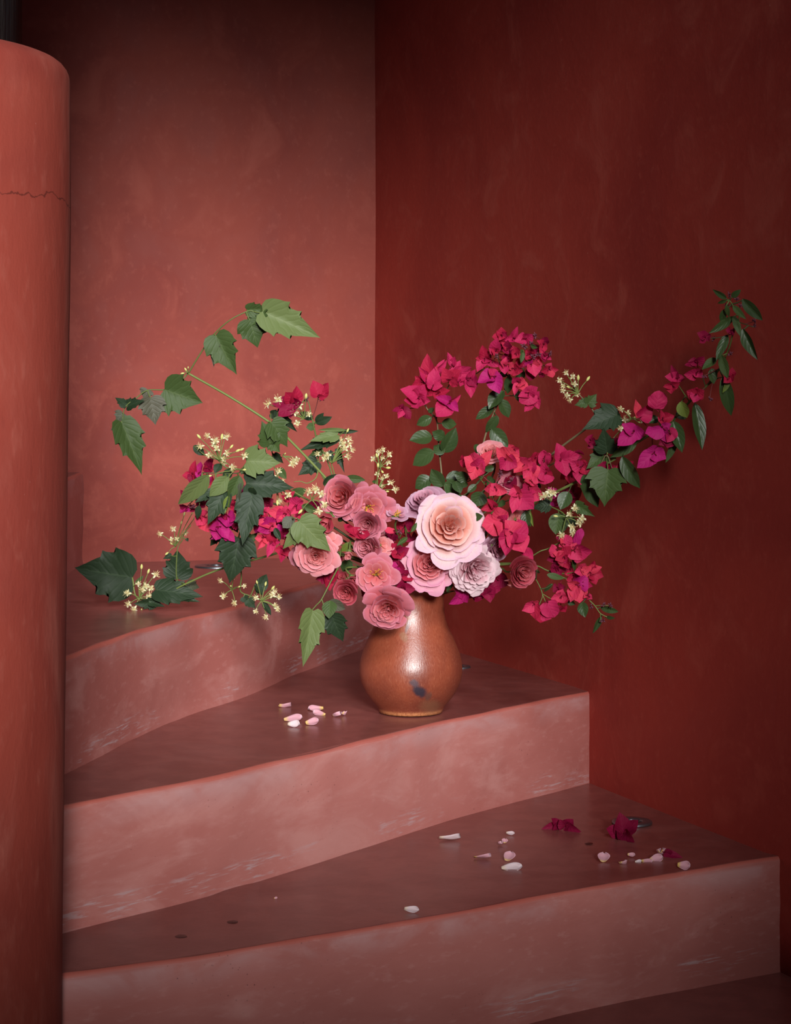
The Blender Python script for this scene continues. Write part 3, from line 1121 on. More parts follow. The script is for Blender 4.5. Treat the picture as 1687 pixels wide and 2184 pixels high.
def rose(label, cx, cy, d, Rpx, face, style, palette, seed, stamens=False, spin=0.0, leaves=(), extra=(), cat='rose', group=None, name='rose', squash=1.0):
    pl = Plant(name, label, cat, group, seed, spread=0.04)
    rnd = random.Random(seed * 7 + 1)
    st = STYLE[style]
    R = Rpx * d / FPX
    C = W(cx, cy, d)
    rot = facing(face, spin)
    M = Matrix.Translation(C) @ rot
    Ml = pl.world(M)
    n = st['n']
    flat = style in ('semi', 'open')
    plan = []
    for li, (lr, ln, lh, lw) in enumerate(st.get('layers', ())):
        a0 = rnd.uniform(0, 6.28)
        plan += [(lr, lh, lw, a0 + 2 * math.pi * q / ln) for q in range(ln)]
    for k in range(n):
        f = k / (n - 1)
        r = R * (st.get('r0', 0) + (1 - st.get('r0', 0)) * f ** st.get('pw', 1)) * rnd.uniform(0.88, 1.1)
        h = R * (st.get('h0', 0) + (st.get('h1', 0) - st.get('h0', 0)) * f ** 1.1) + R * rnd.uniform(-0.07, 0.07)
        half = (1.15 - 0.42 * f ** 0.7) * rnd.uniform(0.82, 1.12)
        if flat:
            half = (0.70 - 0.06 * f) * rnd.uniform(0.85, 1.1)
        if style == 'ruffled':
            half = (0.75 - 0.22 * f) * rnd.uniform(0.75, 1.15)
        ang = k * 2.39996 + rnd.uniform(-0.35, 0.35)
        if plan:
            r = R * plan[k][0] * rnd.uniform(0.9, 1.1)
            h = R * (plan[k][1] + rnd.uniform(-0.05, 0.05))
            half = plan[k][2] * rnd.uniform(0.88, 1.15)
            ang = plan[k][3] + rnd.uniform(-0.2, 0.2)
        D = st['D'] * R * (0.75 + 0.25 * f)
        roll = st['roll'] * (0.1 + f) * rnd.uniform(0.5, 1.5)
        sh = rnd.uniform(0, 6.28)
        sm = R * (0.16 if style in ('ruffled', 'cup') else 0.09) * max(0, 1 - f * 1.7) * rnd.random()
        vs, fs, uv = rose_petal(r, h, D, ang, half, R, rnd, roll, st['ruf'] * (0.7 + 0.5 * f), f, flat, (sm * math.cos(sh), sm * math.sin(sh)))
        mi = MP[palette][0] if f < 0.55 + rnd.uniform(-0.1, 0.1) else MP[palette][1]
        o = mesh_obj('petal', vs, fs, mi, pl.e, uvs=uv)
        o.matrix_local = Ml
    for deg, lf, hw, hh in extra:                      # broad guard petals hanging out of the bloom
        vs, fs, uv = rose_petal(R * lf, R * hh, st['D'] * R, math.radians(deg) - spin, hw, R, rnd, 0.10, st['ruf'], 1.0, True)
        o = mesh_obj('petal', vs, fs, MP[palette][1], pl.e, uvs=uv)
        o.matrix_local = Ml
    if stamens:
        parts = []
        for k in range(26):
            a, e = rnd.uniform(0, 6.28), rnd.uniform(0.5, 1.4)
            dd = Vector((math.cos(a) * math.cos(e), math.sin(a) * math.cos(e), math.sin(e)))
            b = Vector((0, 0, -0.30 * R))
            tip = b + dd * R * rnd.uniform(0.32, 0.5)
            parts.append(tube_data([b, b.lerp(tip, 0.6), tip], 0.0004, 0.0003, 4))
            parts.append(blob(tip, dd, 0.0009, 0.0018, 5, 3))
        vs, fs = merge(parts)
        o = mesh_obj('stamens', vs, fs, M_YEL, pl.e)
        o.matrix_local = Ml
    # calyx and stem down into the vase
    rec = C + (rot @ Vector((0, 0, -st['D'] * R * 0.98)))
    ax = (rot @ Vector((0, 0, 1))).to_3d().normalized()
    vs, fs = blob(pl.loc(rec - ax * 0.006), ax, 0.0045, 0.012, 8, 5)
    mesh_obj('calyx', vs, fs, M_STEM['green'], pl.e)
    for k in range(5):
        a = 2 * math.pi * k / 5 + seed
        side = (rot @ Vector((math.cos(a), math.sin(a), 0.35))).to_3d().normalized()
        m = frame(rec, rec + side * R * 0.62, R * 0.22, 0)
        link_mesh('sepal', unit('narrow', k % 3, M_SEPAL, 'sepal'), pl.e, pl.world(m))
    back = rec - ax * 0.03
    P = [pl.L, pl.neck, pl.neck.lerp(back, 0.6) + Vector((0, 0, 0.012)), back, rec - ax * 0.003]
    S = catmull(P, 7)
    vs, fs = tube_data([pl.loc(p) for p in S], 0.0022, 0.0017, 8)
    mesh_obj('stem', vs, fs, M_STEM['green'], pl.e)
    pl.pts = S[12:]
    for lf in leaves:
        pl.leaf(*lf)
    return pl

# ================================================================== clematis vines
GV = 'clematis vines in the bouquet'
# --- long bare vine arching over the sunlit wall
p = Plant('clematis_vine', 'long clematis vine arching over the sunlit wall with toothed green leaves', 'vine', GV, 1)
p.stem('A', [(1560, 1180, 3.55), (1455, 1045, 3.54), (1240, 820, 3.52), (1140, 735, 3.51), (920, 595, 3.50), (690, 465, 3.48)], 0.0027, 0.0020, 'pale', True)
p.stem('A', [(688, 468, 3.48), (760, 350, 3.47), (835, 245, 3.46), (925, 165, 3.45), (1025, 115, 3.45), (1060, 118, 3.45)], 0.0014, 0.0010, 'green')
p.stem('A', [(688, 462, 3.48), (664, 492, 3.48), (620, 530, 3.475), (555, 556, 3.47), (460, 560, 3.46), (395, 605, 3.45), (335, 655, 3.45), (318, 735, 3.45)], 0.0013, 0.0009, 'green')
p.stem('A', [(1420, 1010, 3.53), (1405, 1055, 3.52), (1360, 1082, 3.52), (1320, 1072, 3.52), (1282, 1075, 3.52)], 0.0012, 0.0006, 'pale', name='tendril', keep=False)
for a in [((1105, 118), (1432, 262), 185, 3.445, 'clem', 'pale', -8), ((1075, 118), (1112, 210), 115, 3.455, 'clem', 'mid', 20), ((1018, 108), (1158, 104), 78, 3.452, 'clem', 'mid', 10),
          ((1034, 163), (1082, 322), 158, 3.448, 'clem', 'mid', -10), ((845, 250), (955, 472), 165, 3.455, 'clem', 'mid', 12), ((843, 255), (826, 432), 60, 3.462, 'clem', 'brown', 35),
          ((555, 556), (770, 632), 215, 3.465, 'clem', 'mid', 8), ((478, 600), (505, 755), 140, 3.455, 'clem', 'brown', -6), ((462, 556), (438, 608), 76, 3.46, 'clem', 'brown', 15),
          ((345, 648), (277, 596), 52, 3.45, 'clem', 'dark', 25), ((345, 650), (437, 614), 62, 3.452, 'clem', 'dark', -25), ((322, 688), (282, 738), 72, 3.455, 'clem', 'brown', 10),
          ((312, 733), (437, 1032), 150, 3.448, 'clem', 'mid', -14), ((318, 742), (308, 876), 92, 3.456, 'clem', 'brown', 20),
          ((1150, 862), (1108, 735), 118, 3.505, 'clem', 'mid', 14), ((1156, 738), (1256, 880), 128, 3.50, 'clem', 'mid', -15), ((1160, 850), (1205, 910), 80, 3.51, 'clem', 'mid', 10)]:
    p.leaf('A', a[0], a[1], a[2], *a[3:6], a[6])
p.bouquet_flowers('A', (686, 462), [], 3.475, buds=[(668, 464), (688, 440), (680, 452)], budsize=6)

# --- vine trailing on the landing
p = Plant('clematis_vine', 'clematis vine trailing on the landing step with large dark leaf and cream flowers', 'vine', GV, 2)
p.stem('G', [(1700, 260, 3.60), (1510, 340, 3.60), (1105, 455, 3.61), (860, 560, 3.63), (700, 640, 3.66), (520, 660, 3.68), (480, 512, 3.69)], 0.0023, 0.0014, 'pale', True)
p.stem('G', [(860, 560, 3.63), (800, 520, 3.66), (805, 310, 3.69), (840, 240, 3.69), (850, 190, 3.69)], 0.0014, 0.0008, 'green')
p.stem('G', [(1262, 430, 3.60), (1264, 520, 3.585), (1258, 610, 3.57), (1330, 645, 3.565), (1410, 680, 3.56)], 0.0014, 0.0009, 'green')
for a in [((482, 511), (58, 448), 345, 3.69, 'clem', 'dark', -12, 0.0), ((808, 522), (806, 303), 195, 3.665, 'clem', 'dark', 6, 0.03), ((645, 600), (988, 640), 175, 3.64, 'clem', 'dark', -25, -0.01),
          ((790, 655), (968, 684), 60, 3.635, 'clem', 'dark', -30, 0.0), ((650, 690), (488, 700), 80, 3.645, 'clem', 'dark', -30, 0.0), ((870, 560), (968, 590), 90, 3.66, 'clem', 'brown', 10, 0.01),
          ((600, 690), (715, 715), 60, 3.64, 'clem', 'dark', -30, 0.0), ((762, 352), (698, 378), 40, 3.69, 'clem', 'dark', 10, 0.0), ((870, 230), (882, 255), 25, 3.69, 'clem', 'dark', 10, 0.0),
          ((1375, 625), (1452, 488), 92, 3.565, 'oval', 'dark', 15, 0.01), ((1360, 560), (1425, 640), 50, 3.56, 'oval', 'dark', -30, 0.0), ((1280, 650), (1310, 700), 60, 3.565, 'clem', 'dark', 10, 0.0),
          ((1310, 672), (1365, 735), 70, 3.56, 'clem', 'dark', 15, 0.0), ((1415, 690), (1485, 780), 44, 3.56, 'oval', 'dark', -30, 0.0), ((500, 560), (560, 500), 30, 3.68, 'oval', 'mid', 0, 0.0)]:
    p.leaf('G', a[0], a[1], a[2], *a[3:6], a[6], a[7])
p.bouquet_flowers('G', (530, 660), [(450, 625), (525, 560), (640, 495), (560, 602), (612, 590), (602, 655), (598, 692), (455, 708), (500, 736), (575, 575)], 3.655, 22, [(545, 455), (590, 485), (545, 735)], 8)
p.bouquet_flowers('G', (790, 290), [(685, 200), (780, 165), (802, 235), (760, 235), (862, 190)], 3.69, 17, [(830, 130), (905, 60), (850, 70), (920, 95), (890, 150), (770, 275), (740, 330)], 6)
p.bouquet_flowers('G', (1195, 602), [(1207, 512), (1120, 535), (1130, 650), (1220, 690), (1282, 575)], 3.565, 19, [(1190, 580), (1240, 582)], 8)
p.bouquet_flowers('G', (1410, 680), [(1372, 660), (1500, 618), (1528, 655), (1500, 712), (1365, 752), (1447, 796), (1490, 640), (1520, 735)], 3.555, 20, [(1435, 575), (1380, 560), (1480, 600)], 8)

# --- flowering sprays of the left side
p = Plant('clematis_spray', 'clematis spray with overlapping broad leaves in front of magenta bracts', 'vine', GV, 3)
p.stem('B', [(1250, 700, 3.54), (1000, 560, 3.52), (760, 430, 3.50), (520, 345, 3.48), (420, 330, 3.47), (350, 270, 3.47)], 0.0022, 0.0012, 'green', True)
p.stem('B', [(520, 345, 3.48), (480, 370, 3.47), (240, 365, 3.46)], 0.0011, 0.0008, 'dark')
p.stem('B', [(600, 390, 3.49), (560, 620, 3.50), (500, 830, 3.52)], 0.0014, 0.0010, 'green')
for a in [((556, 281), (800, 292), 205, 3.47, 'clem', 'pale', -6), ((555, 440), (898, 466), 215, 3.475, 'clem', 'dark', -10), ((600, 528), (526, 888), 190, 3.46, 'clem', 'dark', 6),
          ((285, 380), (78, 614), 130, 3.445, 'narrow', 'pale', -30), ((425, 395), (302, 538), 120, 3.448, 'narrow', 'pale', -15), ((400, 498), (274, 738), 160, 3.455, 'clem', 'dark', 10),
          ((512, 388), (430, 548), 110, 3.452, 'narrow', 'mid', -18), ((432, 530), (404, 662), 44, 3.45, 'narrow', 'lime', 20), ((520, 430), (480, 628), 40, 3.448, 'narrow', 'brown', 30),
          ((505, 832), (438, 1168), 262, 3.50, 'clem', 'dark', -4), ((330, 500), (180, 580), 70, 3.46, 'clem', 'dark', 20), ((178, 170), (258, 242), 62, 3.48, 'oval', 'dark', 10),
          ((370, 300), (330, 362), 60, 3.475, 'oval', 'dark', 20), ((450, 350), (385, 410), 70, 3.475, 'oval', 'dark', -10), ((360, 810), (295, 895), 70, 3.53, 'clem', 'dark', 10),
          ((560, 860), (640, 800), 70, 3.53, 'clem', 'mid', 10), ((600, 470), (610, 530), 60, 3.455, 'oval', 'dark', 40), ((220, 600), (200, 700), 50, 3.47, 'narrow', 'dark', 20),
          ((540, 320), (600, 380), 90, 3.485, 'clem', 'mid', 10), ((460, 720), (500, 800), 70, 3.53, 'clem', 'dark', 10)]:
    p.leaf('B', a[0], a[1], a[2], *a[3:6], a[6])
p.bouquet_flowers('B', (365, 275), [(288, 105), (405, 112), (322, 165), (232, 182), (285, 238), (412, 226), (406, 295), (450, 322), (345, 190), (545, 250), (330, 140), (390, 260)], 3.465, 24,
                  [(440, 190), (510, 205), (230, 120), (480, 215), (380, 130)], 9)
p.bouquet_flowers('B', (470, 350), [], 3.46, buds=[(530, 345), (412, 430), (310, 385)], budsize=9)

p = Plant('clematis_spray', 'clematis spray with cream flowers and dark leaves against the lit wall', 'vine', GV, 4)
p.stem('B', [(1260, 640, 3.57), (1200, 480, 3.57), (1160, 330, 3.57), (1100, 190, 3.57), (1060, 100, 3.57), (1040, 0, 3.57), (1020, -60, 3.57)], 0.0020, 0.0009, 'green', True)
p.stem('B', [(1210, 470, 3.57), (1190, 370, 3.565), (1170, 300, 3.56)], 0.0013, 0.0010, 'pale')
p.stem('B', [(900, 620, 3.56), (780, 390, 3.55), (742, 210, 3.55), (738, 160, 3.55)], 0.0012, 0.0008, 'green')
for a in [((1070, 285), (930, 385), 122, 3.57, 'clem', 'dark', 8), ((1215, 92), (1008, 134), 86, 3.555, 'clem', 'pale', 24), ((1212, 112), (935, 204), 100, 3.565, 'clem', 'dark', 14),
          ((1180, 62), (1366, 72), 34, 3.56, 'narrow', 'dark', 30), ((1280, 60), (1075, 56), 30, 3.56, 'narrow', 'pale', 10), ((1112, 452), (1262, 392), 100, 3.54, 'oval', 'dark', 12), ((1268, 402), (1412, 416), 60, 3.55, 'oval', 'mid', 12),
          ((875, 528), (988, 488), 76, 3.54, 'oval', 'mid', 12), ((758, 228), (826, 300), 56, 3.555, 'clem', 'dark', 12), ((1100, 210), (1000, 250), 60, 3.575, 'clem', 'mid', 10),
          ((1220, 195), (1262, 370), 50, 3.575, 'clem', 'dark', 30), ((1140, 215), (1180, 300), 70, 3.575, 'clem', 'dark', -10), ((1040, -20), (940, -70), 60, 3.57, 'oval', 'dark', 0),
          ((1060, 0), (1110, -60), 50, 3.57, 'oval', 'dark', 0), ((1048, 30), (990, 40), 60, 3.565, 'oval', 'mid', 0), ((960, 600), (1060, 650), 70, 3.49, 'oval', 'mid', 10), ((790, 330), (845, 410), 60, 3.55, 'oval', 'mid', 10)]:
    p.leaf('B', a[0], a[1], a[2], *a[3:6], a[6])
p.leaf('A', (1405, 745), (1494, 714), 48, 3.565, 'oval', 'dark', 15)
p.leaf('A', (1190, 675), (1300, 800), 60, 3.555, 'clem', 'dark', 28)
p.leaf('A', (1150, 690), (1230, 700), 50, 3.56, 'clem', 'dark', 20)
p.bouquet_flowers('B', (1172, 296), [(1075, 235), (1150, 242), (1118, 262), (1242, 140), (1292, 130), (1272, 190), (1312, 202), (1280, 252), (1255, 165), (1300, 165)], 3.555, 22, [(1280, 76), (1230, 215)], 9)
p.bouquet_flowers('B', (820, 245), [(922, 268), (880, 302), (905, 285)], 3.545, 24, [(830, 235)], 7)
p.bouquet_flowers('B', (775, 470), [(792, 362), (762, 402), (820, 436), (795, 572), (862, 528)], 3.50, 20, [(822, 530), (780, 560)], 9)
p.bouquet_flowers('A', (1340, 720), [(1145, 640), (1195, 616), (1306, 660), (1370, 700), (1300, 745), (1290, 690), (1320, 650)], 3.55, 24, [(1350, 610), (1250, 700)], 9)
p.bouquet_flowers('B', (1030, 560), [(1010, 512), (1062, 490), (1092, 520), (1120, 592), (1082, 640)], 3.455, 26, [(962, 630)], 10)

p = Plant('clematis_spray', 'slender clematis spray of cream flowers standing before the wall corner', 'vine', GV, 5)
p.stem('B', [(1440, 700, 3.55), (1478, 515, 3.55), (1495, 420, 3.55), (1522, 330, 3.55)], 0.0018, 0.0009, 'pale', True)
p.bouquet_flowers('B', (1515, 330), [(1505, 222), (1545, 200), (1590, 236), (1470, 266), (1542, 265), (1580, 296)], 3.55, 19, [(1500, 260), (1560, 330), (1530, 350)], 8)
p.bouquet_flowers('B', (1500, 500), [(1498, 376), (1565, 390), (1540, 412), (1590, 440), (1530, 460), (1622, 490)], 3.545, 19, [(1560, 500), (1505, 330)], 8)
p.leaf('B', (1490, 430), (1465, 428), 26, 3.55, 'oval', 'mid', 0)

p = Plant('clematis_spray', 'clematis tip with pale and dark leaves hanging down beside the vase', 'vine', GV, 6)
p.stem('B', [(1300, 900, 3.50), (1220, 1045, 3.44), (1165, 1150, 3.42), (1100, 1275, 3.41), (1060, 1320, 3.41), (1030, 1355, 3.41)], 0.0016, 0.0010, 'green', True)
p.stem('B', [(1100, 1275, 3.41), (1120, 1325, 3.41), (1150, 1335, 3.415)], 0.0010, 0.0008, 'green')
for a in [((1036, 1358), (970, 1766), 168, 3.405, 'clem', 'pale', -16), ((1160, 1285), (1150, 1405), 110, 3.412, 'narrow', 'mid', 10), ((1150, 1290), (1270, 1350), 90, 3.415, 'oval', 'brown', 20), ((1170, 1390), (1252, 1592), 165, 3.42, 'clem', 'dark', 12)]:
    p.leaf('B', a[0], a[1], a[2], *a[3:6], a[6])

p = Plant('clematis_spray', 'clematis leaf pair lying over the dusty pink roses', 'vine', GV, 7)
p.stem('B', [(1200, 860, 3.47), (1040, 760, 3.43), (935, 700, 3.42), (900, 690, 3.42)], 0.0014, 0.0009, 'green', True)
for a in [((938, 712), (1166, 938), 215, 3.405, 'clem', 'pale', 4), ((950, 775), (815, 915), 110, 3.41, 'clem', 'pale', 14), ((890, 690), (820, 760), 90, 3.44, 'oval', 'brown', 10)]:
    p.leaf('B', a[0], a[1], a[2], *a[3:6], a[6])

# --- right hand clematis
p = Plant('clematis_vine', 'clematis vine reaching along the shaded wall with toothed leaves and cream flowers', 'vine', GV, 8)
p.stem('E', [(60, 520, 3.55), (225, 390, 3.53), (440, 220, 3.50), (630, 80, 3.47), (760, -20, 3.45), (850, -50, 3.44)], 0.0026, 0.0018, 'woody', True)
p.stem('D', [(1640, 790, 3.45), (1590, 730, 3.45), (1530, 640, 3.45), (1460, 570, 3.45), (1400, 490, 3.45)], 0.0016, 0.0009, 'woody')
p.stem('E', [(60, 900, 3.53), (240, 740, 3.50), (330, 790, 3.46), (430, 840, 3.44), (470, 890, 3.43)], 0.0014, 0.0009, 'green')
for a in [((292, 1072), (12, 1178), 205, 3.42, 'clem', 'dark', 18), ((206, 1378), (176, 1178), 170, 3.40, 'clem', 'dark', -10), ((216, 1512), (178, 1806), 285, 3.39, 'clem', 'mid', 8),
          ((192, 1388), (40, 1500), 140, 3.42, 'clem', 'mid', 18), ((270, 1060), (325, 1120), 60, 3.43, 'clem', 'dark', 10)]:
    p.leaf('F', a[0], a[1], a[2], *a[3:6], a[6])
p.leaf('D', (1525, 640), (1592, 565), 95, 3.445, 'clem', 'mid', 8)
p.leaf('D', (1515, 630), (1425, 645), 70, 3.445, 'clem', 'mid', 12)
for a in [((556, 768), (738, 882), 110, 3.42, 'clem', 'mid', 10), ((320, 770), (150, 800), 130, 3.46, 'clem', 'dark', 10), ((400, 850), (370, 1045), 165, 3.45, 'oval', 'mid', 8), ((440, 850), (430, 1040), 110, 3.46, 'oval', 'mid', -20), ((500, 880), (560, 980), 70, 3.46, 'oval', 'dark', 0)]:
    p.leaf('E', a[0], a[1], a[2], *a[3:6], a[6])
p.bouquet_flowers('D', (1450, 560), [(1310, 460), (1360, 410), (1412, 436), (1336, 502), (1340, 542), (1430, 490), (1436, 570), (1395, 606), (1370, 572)], 3.445, 19, [(1515, 466), (1452, 466), (1390, 520)], 9)
p.bouquet_flowers('E', (470, 890), [(540, 800), (490, 860), (620, 900), (590, 942), (510, 982), (532, 1022), (430, 1042)], 3.425, 24, [(395, 880), (500, 950)], 8)
p.bouquet_flowers('E', (330, 740), [(290, 680), (350, 672), (250, 692), (310, 660)], 3.44, 24)
p.bouquet_flowers('F', (400, 1110), [(326, 1032), (350, 1120), (320, 1190), (490, 1122), (372, 1062)], 3.41, 19, [(420, 1100), (450, 1130)], 7)
p.stem('F', [(205, 1400, 3.40), (240, 1290, 3.40), (330, 1180, 3.41), (400, 1110, 3.41)], 0.0010, 0.0007, 'green', keep=False)
p.stem('F', [(90, 1560, 3.42), (150, 1480, 3.41), (205, 1400, 3.40), (250, 1520, 3.40)], 0.0012, 0.0008, 'woody')

# ================================================================== bougainvillea branches
GB = 'bougainvillea branches in the bouquet'


def boug(label, seed, **kw):
    return Plant('bougainvillea_branch', label, 'branch', GB, seed, **kw)


# --- upright branch with a loose pink head, left of the shaded wall's middle
p = boug('upright bougainvillea branch with round green leaves and a loose pink head', 21)
p.stem('D', [(470, 1480, 3.55), (440, 1330, 3.53), (430, 1180, 3.53), (408, 960, 3.53), (390, 760, 3.52), (330, 690, 3.52), (300, 640, 3.52)], 0.0022, 0.0012, 'woody', True)
p.stem('D', [(390, 760, 3.52), (400, 600, 3.52), (470, 520, 3.52), (490, 480, 3.52)], 0.0011, 0.0008, 'dark')
for a in [((352, 738), (240, 797), 84, 3.515), ((428, 782), (548, 790), 84, 3.515), ((448, 892), (362, 848), 90, 3.51), ((356, 880), (190, 907), 112, 3.512), ((440, 1000), (538, 824), 118, 3.515),
          ((446, 1010), (368, 948), 92, 3.51), ((368, 990), (208, 1098), 124, 3.512), ((440, 1255), (348, 1126), 110, 3.51), ((346, 1190), (228, 1268), 115, 3.52), ((448, 1232), (578, 1318), 126, 3.515),
          ((460, 1198), (632, 1188), 108, 3.52), ((330, 700), (372, 668), 40, 3.515)]:
    p.leaf('D', a[0], a[1], a[2], a[3], 'oval', 'boug')
F = p.floret
F('H1', (760, 640), [(655, 150, 300), (840, 372, 250), (530, 360, 150)], 3.50, 'pink', 0.02, 'red')
F('H1', (780, 720), [(840, 380, 255), (950, 690, 160), (660, 620, 150)], 3.488, 'pink', 0.014)
F('H1', (860, 440), [(990, 225, 120), (1040, 260, 110)], 3.51, 'pink')
F('H1', (520, 910), [(248, 750, 300), (610, 710, 290), (720, 985, 220)], 3.49, 'pink', 0.02)
F('H1', (470, 980), [(250, 965, 150), (520, 1125, 200), (625, 1045, 170)], 3.492, 'pink', 0.012)
F('H1', (640, 640), [(385, 690, 220), (470, 550, 210)], 3.508, 'red')
F('H1', (690, 820), [(640, 660, 200), (780, 850, 190)], 3.50, 'red')
F('H1', (1090, 600), [(975, 400, 240), (1245, 430, 260), (1270, 690, 170)], 3.49, 'red', 0.02)
F('H1', (1150, 560), [(1475, 345, 340), (1420, 520, 260), (1260, 260, 240)], 3.505, 'pink', 0.012)
F('H1', (1140, 340), [(1050, 92, 110), (1190, 170, 140)], 3.50, 'pink', 0.006)
F('H1', (1290, 620), [(1380, 560, 110), (1290, 690, 120)], 3.50, 'pink')
F('H1', (880, 840), [(1088, 782, 160), (810, 960, 170), (780, 770, 140), (900, 720, 120)], 3.498, 'red')
F('H1', (1090, 1000), [(845, 1268, 340), (1235, 1142, 180), (1290, 880, 130), (838, 893, 170)], 3.482, 'magenta', 0.014, 'pink')
F('H1', (230, 1100), [(42, 1165, 90), (180, 1272, 160), (395, 1300, 180), (240, 1030, 110)], 3.50, 'dark', 0.01, 'pink')

# --- taller branch with the dense red-pink head
p = boug('tall bougainvillea branch with a dense crimson head and oval leaves', 22)
p.stem('D', [(800, 1200, 3.56), (745, 1000, 3.55), (755, 880, 3.545), (830, 680, 3.54), (890, 560, 3.53), (940, 400, 3.53)], 0.0024, 0.0014, 'woody', True)
p.stem('D', [(885, 578, 3.53), (975, 578, 3.525), (1040, 600, 3.52)], 0.0009, 0.0007, 'dark')
p.stem('D', [(925, 430, 3.53), (1050, 350, 3.53), (1150, 250, 3.53), (1190, 180, 3.53)], 0.0011, 0.0008, 'dark')
p.stem('D', [(925, 430, 3.53), (860, 320, 3.53), (850, 200, 3.53)], 0.0011, 0.0008, 'dark')
p.stem('D', [(925, 430, 3.53), (760, 380, 3.52), (690, 410, 3.52), (620, 440, 3.515)], 0.0010, 0.0008, 'dark')
p.stem('D', [(1050, 350, 3.53), (1200, 350, 3.53)], 0.0009, 0.0007, 'dark')
for a in [((888, 540), (778, 664), 105, 3.52), ((822, 660), (682, 753), 76, 3.525), ((868, 605), (936, 742), 92, 3.52), ((850, 728), (758, 857), 78, 3.525), ((800, 825), (924, 965), 118, 3.53),
          ((940, 425), (920, 565), 70, 3.515), ((975, 545), (1048, 634), 66, 3.53), ((1055, 405), (985, 442), 66, 3.53), ((880, 390), (905, 440), 56, 3.53), ((700, 940), (690, 1010), 60, 3.56)]:
    p.leaf('D', a[0], a[1], a[2], a[3], 'oval', 'boug')
for a in [((1160, 358), (1275, 395), 72), ((1042, 430), (962, 530), 72), ((1042, 470), (1003, 645), 80)]:
    p.leaf('H2', a[0], a[1], a[2], 3.475, 'oval', 'mid')
F = p.floret
H2 = [((410, 570), [(375, 358, 170), (288, 800, 180), (698, 715, 150), (510, 640, 180)], 3.505, 'pink', 'red'),
      ((420, 560), [(290, 570, 150), (520, 520, 150)], 3.51, 'red', None),
      ((560, 860), [(292, 955, 250), (640, 1132, 270), (478, 738, 170), (690, 870, 150)], 3.485, 'magenta', 'pink'),
      ((520, 850), [(475, 1015, 190), (460, 740, 130)], 3.49, 'pink', None),
      ((970, 960), [(865, 880, 170), (1085, 980, 170), (885, 1165, 130), (1140, 1130, 180)], 3.49, 'coral', 'pink'),
      ((1130, 1140), [(1255, 1055, 200), (1130, 1312, 300), (980, 1180, 150)], 3.48, 'pink', None),
      ((1220, 1220), [(1302, 1388, 150), (1060, 1452, 140), (1290, 1130, 150)], 3.49, 'pink', None),
      ((740, 690), [(752, 555, 120), (740, 812, 170), (690, 640, 110)], 3.485, 'coral', 'pink'),
      ((890, 730), [(1010, 790, 190), (800, 640, 130), (880, 835, 180)], 3.488, 'red', 'coral'),
      ((1190, 660), [(1240, 868, 240), (1330, 660, 140), (1075, 660, 150)], 3.478, 'magenta', 'coral'),
      ((1180, 760), [(1140, 940, 200), (1260, 860, 160)], 3.495, 'dark', 'pink'),
      ((590, 440), [(600, 255, 190), (492, 420, 150), (560, 515, 130), (660, 480, 130)], 3.485, 'red', 'pink'),
      ((690, 200), [(610, 120, 130), (690, 82, 170), (815, 220, 170), (525, 220, 140), (660, 260, 130)], 3.49, 'pink', 'red'),
      ((880, 240), [(942, 62, 120), (760, 280, 130), (900, 300, 110)], 3.49, 'pink', 'red'),
      ((1080, 260), [(1200, 200, 190), (912, 275, 190), (1050, 178, 140)], 3.485, 'pink', None),
      ((800, 420), [(688, 450, 150), (780, 290, 150), (870, 470, 140), (700, 310, 140)], 3.488, 'red', 'dark'),
      ((920, 470), [(972, 565, 150), (870, 375, 140), (860, 570, 140), (1000, 420, 130)], 3.482, 'coral', 'red'),
      ((1370, 350), [(1440, 215, 130), (1335, 485, 140), (1285, 280, 120), (1425, 400, 120)], 3.49, 'red', 'dark'),
      ((1400, 540), [(1490, 575, 130), (1320, 510, 130), (1390, 630, 130), (1340, 440, 110)], 3.488, 'pink', 'dark'),
      ((1460, 740), [(1615, 765, 120), (1530, 892, 140), (1360, 790, 140), (1490, 650, 130), (1410, 690, 120)], 3.488, 'coral', 'red'),
      ((1150, 500), [(1075, 605, 130), (1240, 455, 130), (1090, 440, 120)], 3.495, 'red', 'dark'),
      ((1340, 830), [(1330, 895, 100), (1290, 800, 100), (1410, 870, 70)], 3.495, 'dark', None),
      ((680, 350), [(720, 250, 130), (640, 420, 130), (760, 380, 130)], 3.50, 'dark', 'red'),
      ((800, 560), [(700, 560, 140), (880, 520, 140), (830, 660, 140)], 3.50, 'dark', 'red'),
      ((1000, 640), [(950, 560, 140), (1080, 700, 150), (960, 720, 140)], 3.50, 'red', 'pink'),
      ((1240, 420), [(1180, 330, 130), (1300, 360, 130), (1230, 520, 130)], 3.505, 'dark', None),
      ((1270, 600), [(1200, 560, 120), (1350, 690, 120), (1290, 540, 110)], 3.495, 'red', 'coral')]
for c, t, d, m, mm in H2:
    F('H2', c, t, d, m, 0.012, mm)
# the pendent floret between both heads
F('H1', (1450, 560), [(1472, 915, 210), (1580, 720, 210), (1370, 570, 120), (1540, 415, 130)], 3.50, 'pink', 0.01, 'dark')
for q, s in [((1250, 200), 9), ((1060, 370), 10), ((1190, 330), 9), ((1190, 560), 10), ((1290, 500), 9), ((1470, 490), 8), ((600, 530), 8)]:
    p.budcluster('H2', q, s, 3.475)

